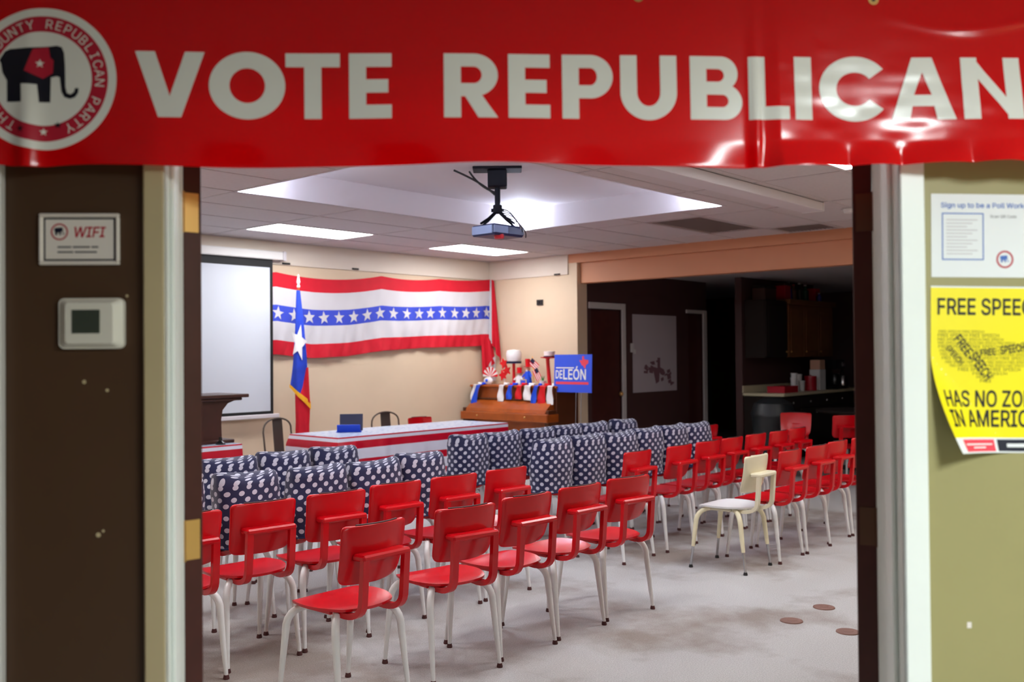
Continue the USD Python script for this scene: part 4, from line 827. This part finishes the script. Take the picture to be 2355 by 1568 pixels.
bd = bx(-.175, -.168, -.11, .11, 2.40, 2.465, .002); bd.apply_transform(trimesh.transformations.rotation_matrix(.8, (0, 0, 1))); obj('connector_panel', bd, 'projector_silver', q, False)
obj('lens', lathe([(0, 2.365), (.035, 2.365), (.04, 2.385), (.04, 2.40), (0, 2.40)], 16, (.01, -.11, 0)), 'bottle_red', q)
for (c0, c1, c2) in (((-.34, .02, TZ - .01), (-.12, 0, 2.82), (-.02, -.01, 2.72)), ((-.22, .02, TZ - .02), (-.14, 0, 2.78), (-.02, -.01, 2.74))):
    obj('ceiling_cable', tube(bez(c0, c1, c2, 14), .008, 8), 'black_rubber', q)
for i in range(5):
    r1 = .06 + .02 * i; obj('loose_cable', tube(bez((.02, -.02, 2.60 - .01 * i), (.10 + .035 * i, -.04 + .02 * i, 2.62 - .03 * i), (.17 + .012 * i, .02 * i - .03, 2.47 - .02 * i), 14), .0045, 6), 'grey_wire' if i % 2 else 'black_rubber', q)

# ------------------------------------------------------------------ kitchen furniture beyond the beam
q = thing('wall_cabinet', 'brown wooden wall cabinet with two doors above the kitchen counter', 'cabinet', (12.78, 6.10, 1.40))
obj('body', bx(0, 1.53, .02, .315, 0, .80), 'cabinet_wood', q, False); obj('crown', bx(-.03, 1.56, -.05, .315, .76, .83, .01), 'cabinet_wood', q, False)
for a, b in ((.015, .50), (.51, 1.0), (1.01, 1.515)):
    d = obj('door', cat([bx(a, b, -.004, .02, .01, .75, .003), bx(a + .06, b - .06, -.012, -.004, .08, .68, .006)]), 'cabinet_wood', q, False); obj('handle', trimesh.creation.icosphere(1, .014).apply_translation((a + .04, -.022, .08)), 'brass', d)
q = thing('wall_cabinet', 'dark unlit cabinet left of the brown kitchen cabinet', 'cabinet', (12.1, 6.10, 1.40))  # brown wood too; the kitchen gloom is painted into its dark colour
obj('body', bx(0, .66, .02, .315, 0, .80), 'cabinet_dark', q, False); d = obj('door', cat([bx(.01, .65, 0, .02, .01, .79, .003), bx(.07, .59, -.008, 0, .08, .72, .006)]), 'cabinet_dark', q, False); obj('handle', trimesh.creation.icosphere(1, .014).apply_translation((.60, -.015, .08)), 'brass', d)
q = thing('base_cabinet', 'dark kitchen base cabinet with brass-knobbed drawers', 'cabinet', (12.05, 5.84, 0))
obj('body', bx(0, 2.75, .02, .575, .08, .875), 'cabinet_dark', q, False); obj('plinth', bx(.02, 2.73, .07, .575, 0, .08), 'black_rubber', q, False)
for i in range(5):
    a = .02 + i * .545; d = obj('drawer', bx(a, a + .53, 0, .02, .70, .86, .004), 'cabinet_dark', q, False); obj('knob', trimesh.creation.icosphere(1, .018).apply_translation((a + .265, -.015, .78)), 'chrome', d)
    d = obj('door', bx(a, a + .53, 0, .02, .10, .685, .004), 'cabinet_dark', q, False); obj('knob', trimesh.creation.icosphere(1, .018).apply_translation((a + .46, -.015, .62)), 'chrome', d)
q = thing('countertop', 'pale kitchen countertop with a rounded front edge', 'countertop', (12.0, 5.80, .876)); obj('slab', bx(0, 2.85, 0, .615, 0, .04, .012), 'counter_top', q, 25); obj('backsplash', bx(0, 2.35, .60, .615, .04, .14, .003), 'counter_top', q, False)
CT = .916
def bottle(x, y, z, r, h, m, label, grp, cap='paper_white', name='bottle'):
    q = thing(name, label, 'bottle', (x, y, z), 0, grp); obj('body', lathe([(0, 0), (r, 0), (r, h * .62), (r * .4, h * .78), (r * .38, h * .92), (0, h * .92)], 14), m, q); obj('cap', lathe([(0, h * .92), (r * .45, h * .92), (r * .45, h), (0, h)], 12), cap, q)
def box_item(name, label, catg, x, y, z, w_, d_, h, m, lid=None):
    q = thing(name, label, catg, (x, y, z)); obj('body', bx(-w_ / 2, w_ / 2, -d_ / 2, d_ / 2, 0, h, .004), m, q, False); obj('lid', bx(-w_ / 2 - .002, w_ / 2 + .002, -d_ / 2 - .002, d_ / 2 + .002, h * .82, h + .002, .004), lid or m, q, False)
CB = 2.232
G = 'containers on top of the kitchen cabinets'
box_item('storage_tin', 'dark red tin left on top of the brown cabinet', 'tin', 12.95, 6.26, CB, .20, .16, .24, 'bottle_red', 'walnut')
bottle(13.16, 6.27, CB, .05, .26, 'bottle_blue', 'blue bottle second from the left on top of the brown cabinet', G)
bottle(13.33, 6.27, CB, .045, .24, 'piano_dark', 'brown bottle on top of the brown cabinet', G, 'bottle_red'); bottle(13.52, 6.27, CB, .05, .27, 'black_gloss', 'black bottle in the middle of the cabinet top', G)
bottle(13.70, 6.26, CB, .05, .25, 'bottle_green', 'green bottle with a white cap on the cabinet top', G); box_item('storage_tin', 'bright red tin near the right end of the cabinet top', 'tin', 13.95, 6.26, CB, .18, .16, .20, 'bottle_red')
bottle(13.92, 6.14, CB, .035, .13, 'bottle_blue', 'small blue and white bottle in front of the bright red tin', G)
box_item('storage_tin', 'dark box on top of the unlit cabinet', 'box', 12.42, 6.28, 2.20, .34, .20, .20, 'walnut', 'cabinet_dark')
box_item('tray_box', 'flat red tray at the left of the kitchen counter', 'tray', 12.42, 6.02, CT, .42, .26, .09, 'bottle_red')
for i, (x, y, h) in enumerate(((12.72, 6.0, .20), (12.84, 6.05, .26), (12.98, 6.0, .15), (13.06, 6.08, .24))):
    q = thing('cup_stack', ['white cup stack next to the red tray on the counter', 'tall white cup stack behind the shorter cups', 'short grey-white cup right of the stacks', 'white tumbler next to the red canister'][i], 'cups', (x, y, CT)); obj('cup', lathe([(0, 0), (.034, 0), (.045, h), (.04, h), (0, h * .2)], 16), 'white_plastic', q); obj('rim', lathe([(.042, h - .012), (.048, h - .012), (.048, h), (.042, h)], 16), 'white_plastic', q)
q = thing('canister', 'red canister on the kitchen counter', 'canister', (13.27, 6.0, CT)); obj('body', lathe([(0, 0), (.085, 0), (.085, .18), (0, .18)], 20), 'bottle_red', q); obj('lid', lathe([(0, .18), (.088, .18), (.086, .21), (.02, .215), (0, .23)], 20), 'bottle_red', q)
q = thing('paper_towel_box', 'tall pale carton on the counter under the cabinet', 'carton', (13.56, 6.02, CT)); obj('body', bx(-.10, .10, -.08, .08, 0, .30, .004), 'paper_white', q, False); obj('upper_box', bx(-.09, .09, -.075, .075, .302, .44, .004), 'skin', q, False)
q = thing('coffee_maker', 'black coffee maker with a chrome top on the counter', 'coffee maker', (14.05, 6.05, CT)); obj('base', bx(-.16, .16, -.20, .16, 0, .05, .01), 'black_gloss', q, False); obj('column', bx(-.16, .16, .02, .16, .05, .42, .012), 'black_gloss', q, False); obj('head', bx(-.16, .16, -.18, .16, .30, .44, .012), 'black_gloss', q, False); obj('carafe', lathe([(0, .05), (.08, .052), (.095, .12), (.07, .22), (.06, .23), (0, .23)], 20, (0, -.08, 0)), 'black_gloss', q); obj('trim', bx(.05, .16, -.19, -.178, .33, .40, .003), 'chrome', q, False)
q = thing('kettle', 'shiny steel kettle at the right end of the counter', 'kettle', (14.45, 6.02, CT)); obj('body', lathe([(0, 0), (.10, 0), (.11, .08), (.08, .19), (0, .21)], 20), 'chrome', q); obj('handle', tube(bez((-.08, 0, .18), (0, 0, .36), (.08, 0, .18), 12), .01, 8), 'black_rubber', q)
q = thing('trash_bin', 'black rounded bin on the kitchen side behind the red chairs', 'bin', (10.73, 5.33, 0)); obj('body', lathe([(0, 0), (.20, 0), (.25, .70), (.245, .72), (0, .70)], 28), 'bin_black', q); obj('lid', lathe([(.256, .70), (.26, .74), (.22, .86), (.12, .92), (0, .935)], 28), 'bin_black', q)
q = thing('side_table', 'dark round table standing before the kitchen counter', 'table', (12.0, 4.75, 0)); obj('top', lathe([(0, .71), (.55, .71), (.56, .725), (.55, .74), (0, .74)], 36), 'cabinet_dark', q); obj('column', tube([(0, 0, .02), (0, 0, .71)], .04, 12), 'black_rubber', q); obj('foot', lathe([(0, 0), (.30, 0), (.30, .015), (.05, .04), (0, .04)], 28), 'black_rubber', q)
q = thing('wall_map', 'large pale paper map with an inked city outline on the dark kitchen wall', 'map', (11.175, 7.288, 1.475)); obj('sheet', bx(-.545, .545, -.002, 0, -.525, .525), 'map_grey', q, False)
rb = random.Random(3); blob = so.unary_union([sa.rotate(rect(x - a, -.32 * x + o - b, x + a, -.32 * x + o + b), rb.uniform(-30, 30)) for x, o, a, b in [(rb.uniform(-.3, .4), rb.gauss(0, .045), rb.uniform(.02, .06), rb.uniform(.01, .03)) for _ in range(34)]] + [sg.Polygon([(-.1, .05), (.08, .05), (.06, -.14), (-.02, -.17)]), rect(.02, .03, .09, .19)])
obj('ink', flat(sa.translate(blob, .03, -.25), lambda p: np.c_[p[:, 0], np.full(len(p), -.0026), p[:, 1]], .5), 'map_ink', q, False)
q = thing('wall_phone', 'small white wall hook or phone by the kitchen door casing', 'wall phone', (10.60, 7.288, 1.55)); obj('plate', bx(-.03, .03, -.03, 0, -.06, .06, .006), 'grey_trim', q, False); obj('handset', bx(.03, .06, -.04, -.01, -.08, -.02, .006), 'grey_trim', q, False)
for i, (x, y, lab) in enumerate(((4.955, 2.368, 'round brown floor outlet plate, middle of three on the carpet'), (5.335, 2.349, 'round brown floor outlet plate farthest from the doorway'), (4.95, 2.05, 'round brown floor outlet plate nearest the right door edge'))):
    q = thing('floor_outlet', lab, 'floor outlet', (x, y, 0)); obj('plate', lathe([(0, 0), (.062, 0), (.060, .005), (.05, .007), (0, .007)], 28), 'outlet_brown', q); obj('cap', lathe([(0, .007), (.028, .007), (.026, .009), (0, .009)], 20), 'outlet_brown', q)
bs = thing('baseboard_back', None, None, kind='structure'); obj('board', cat([bx(X0, XR, YB - .015, YB, 0, .10, .003)]), 'tan_trim', bs, False)
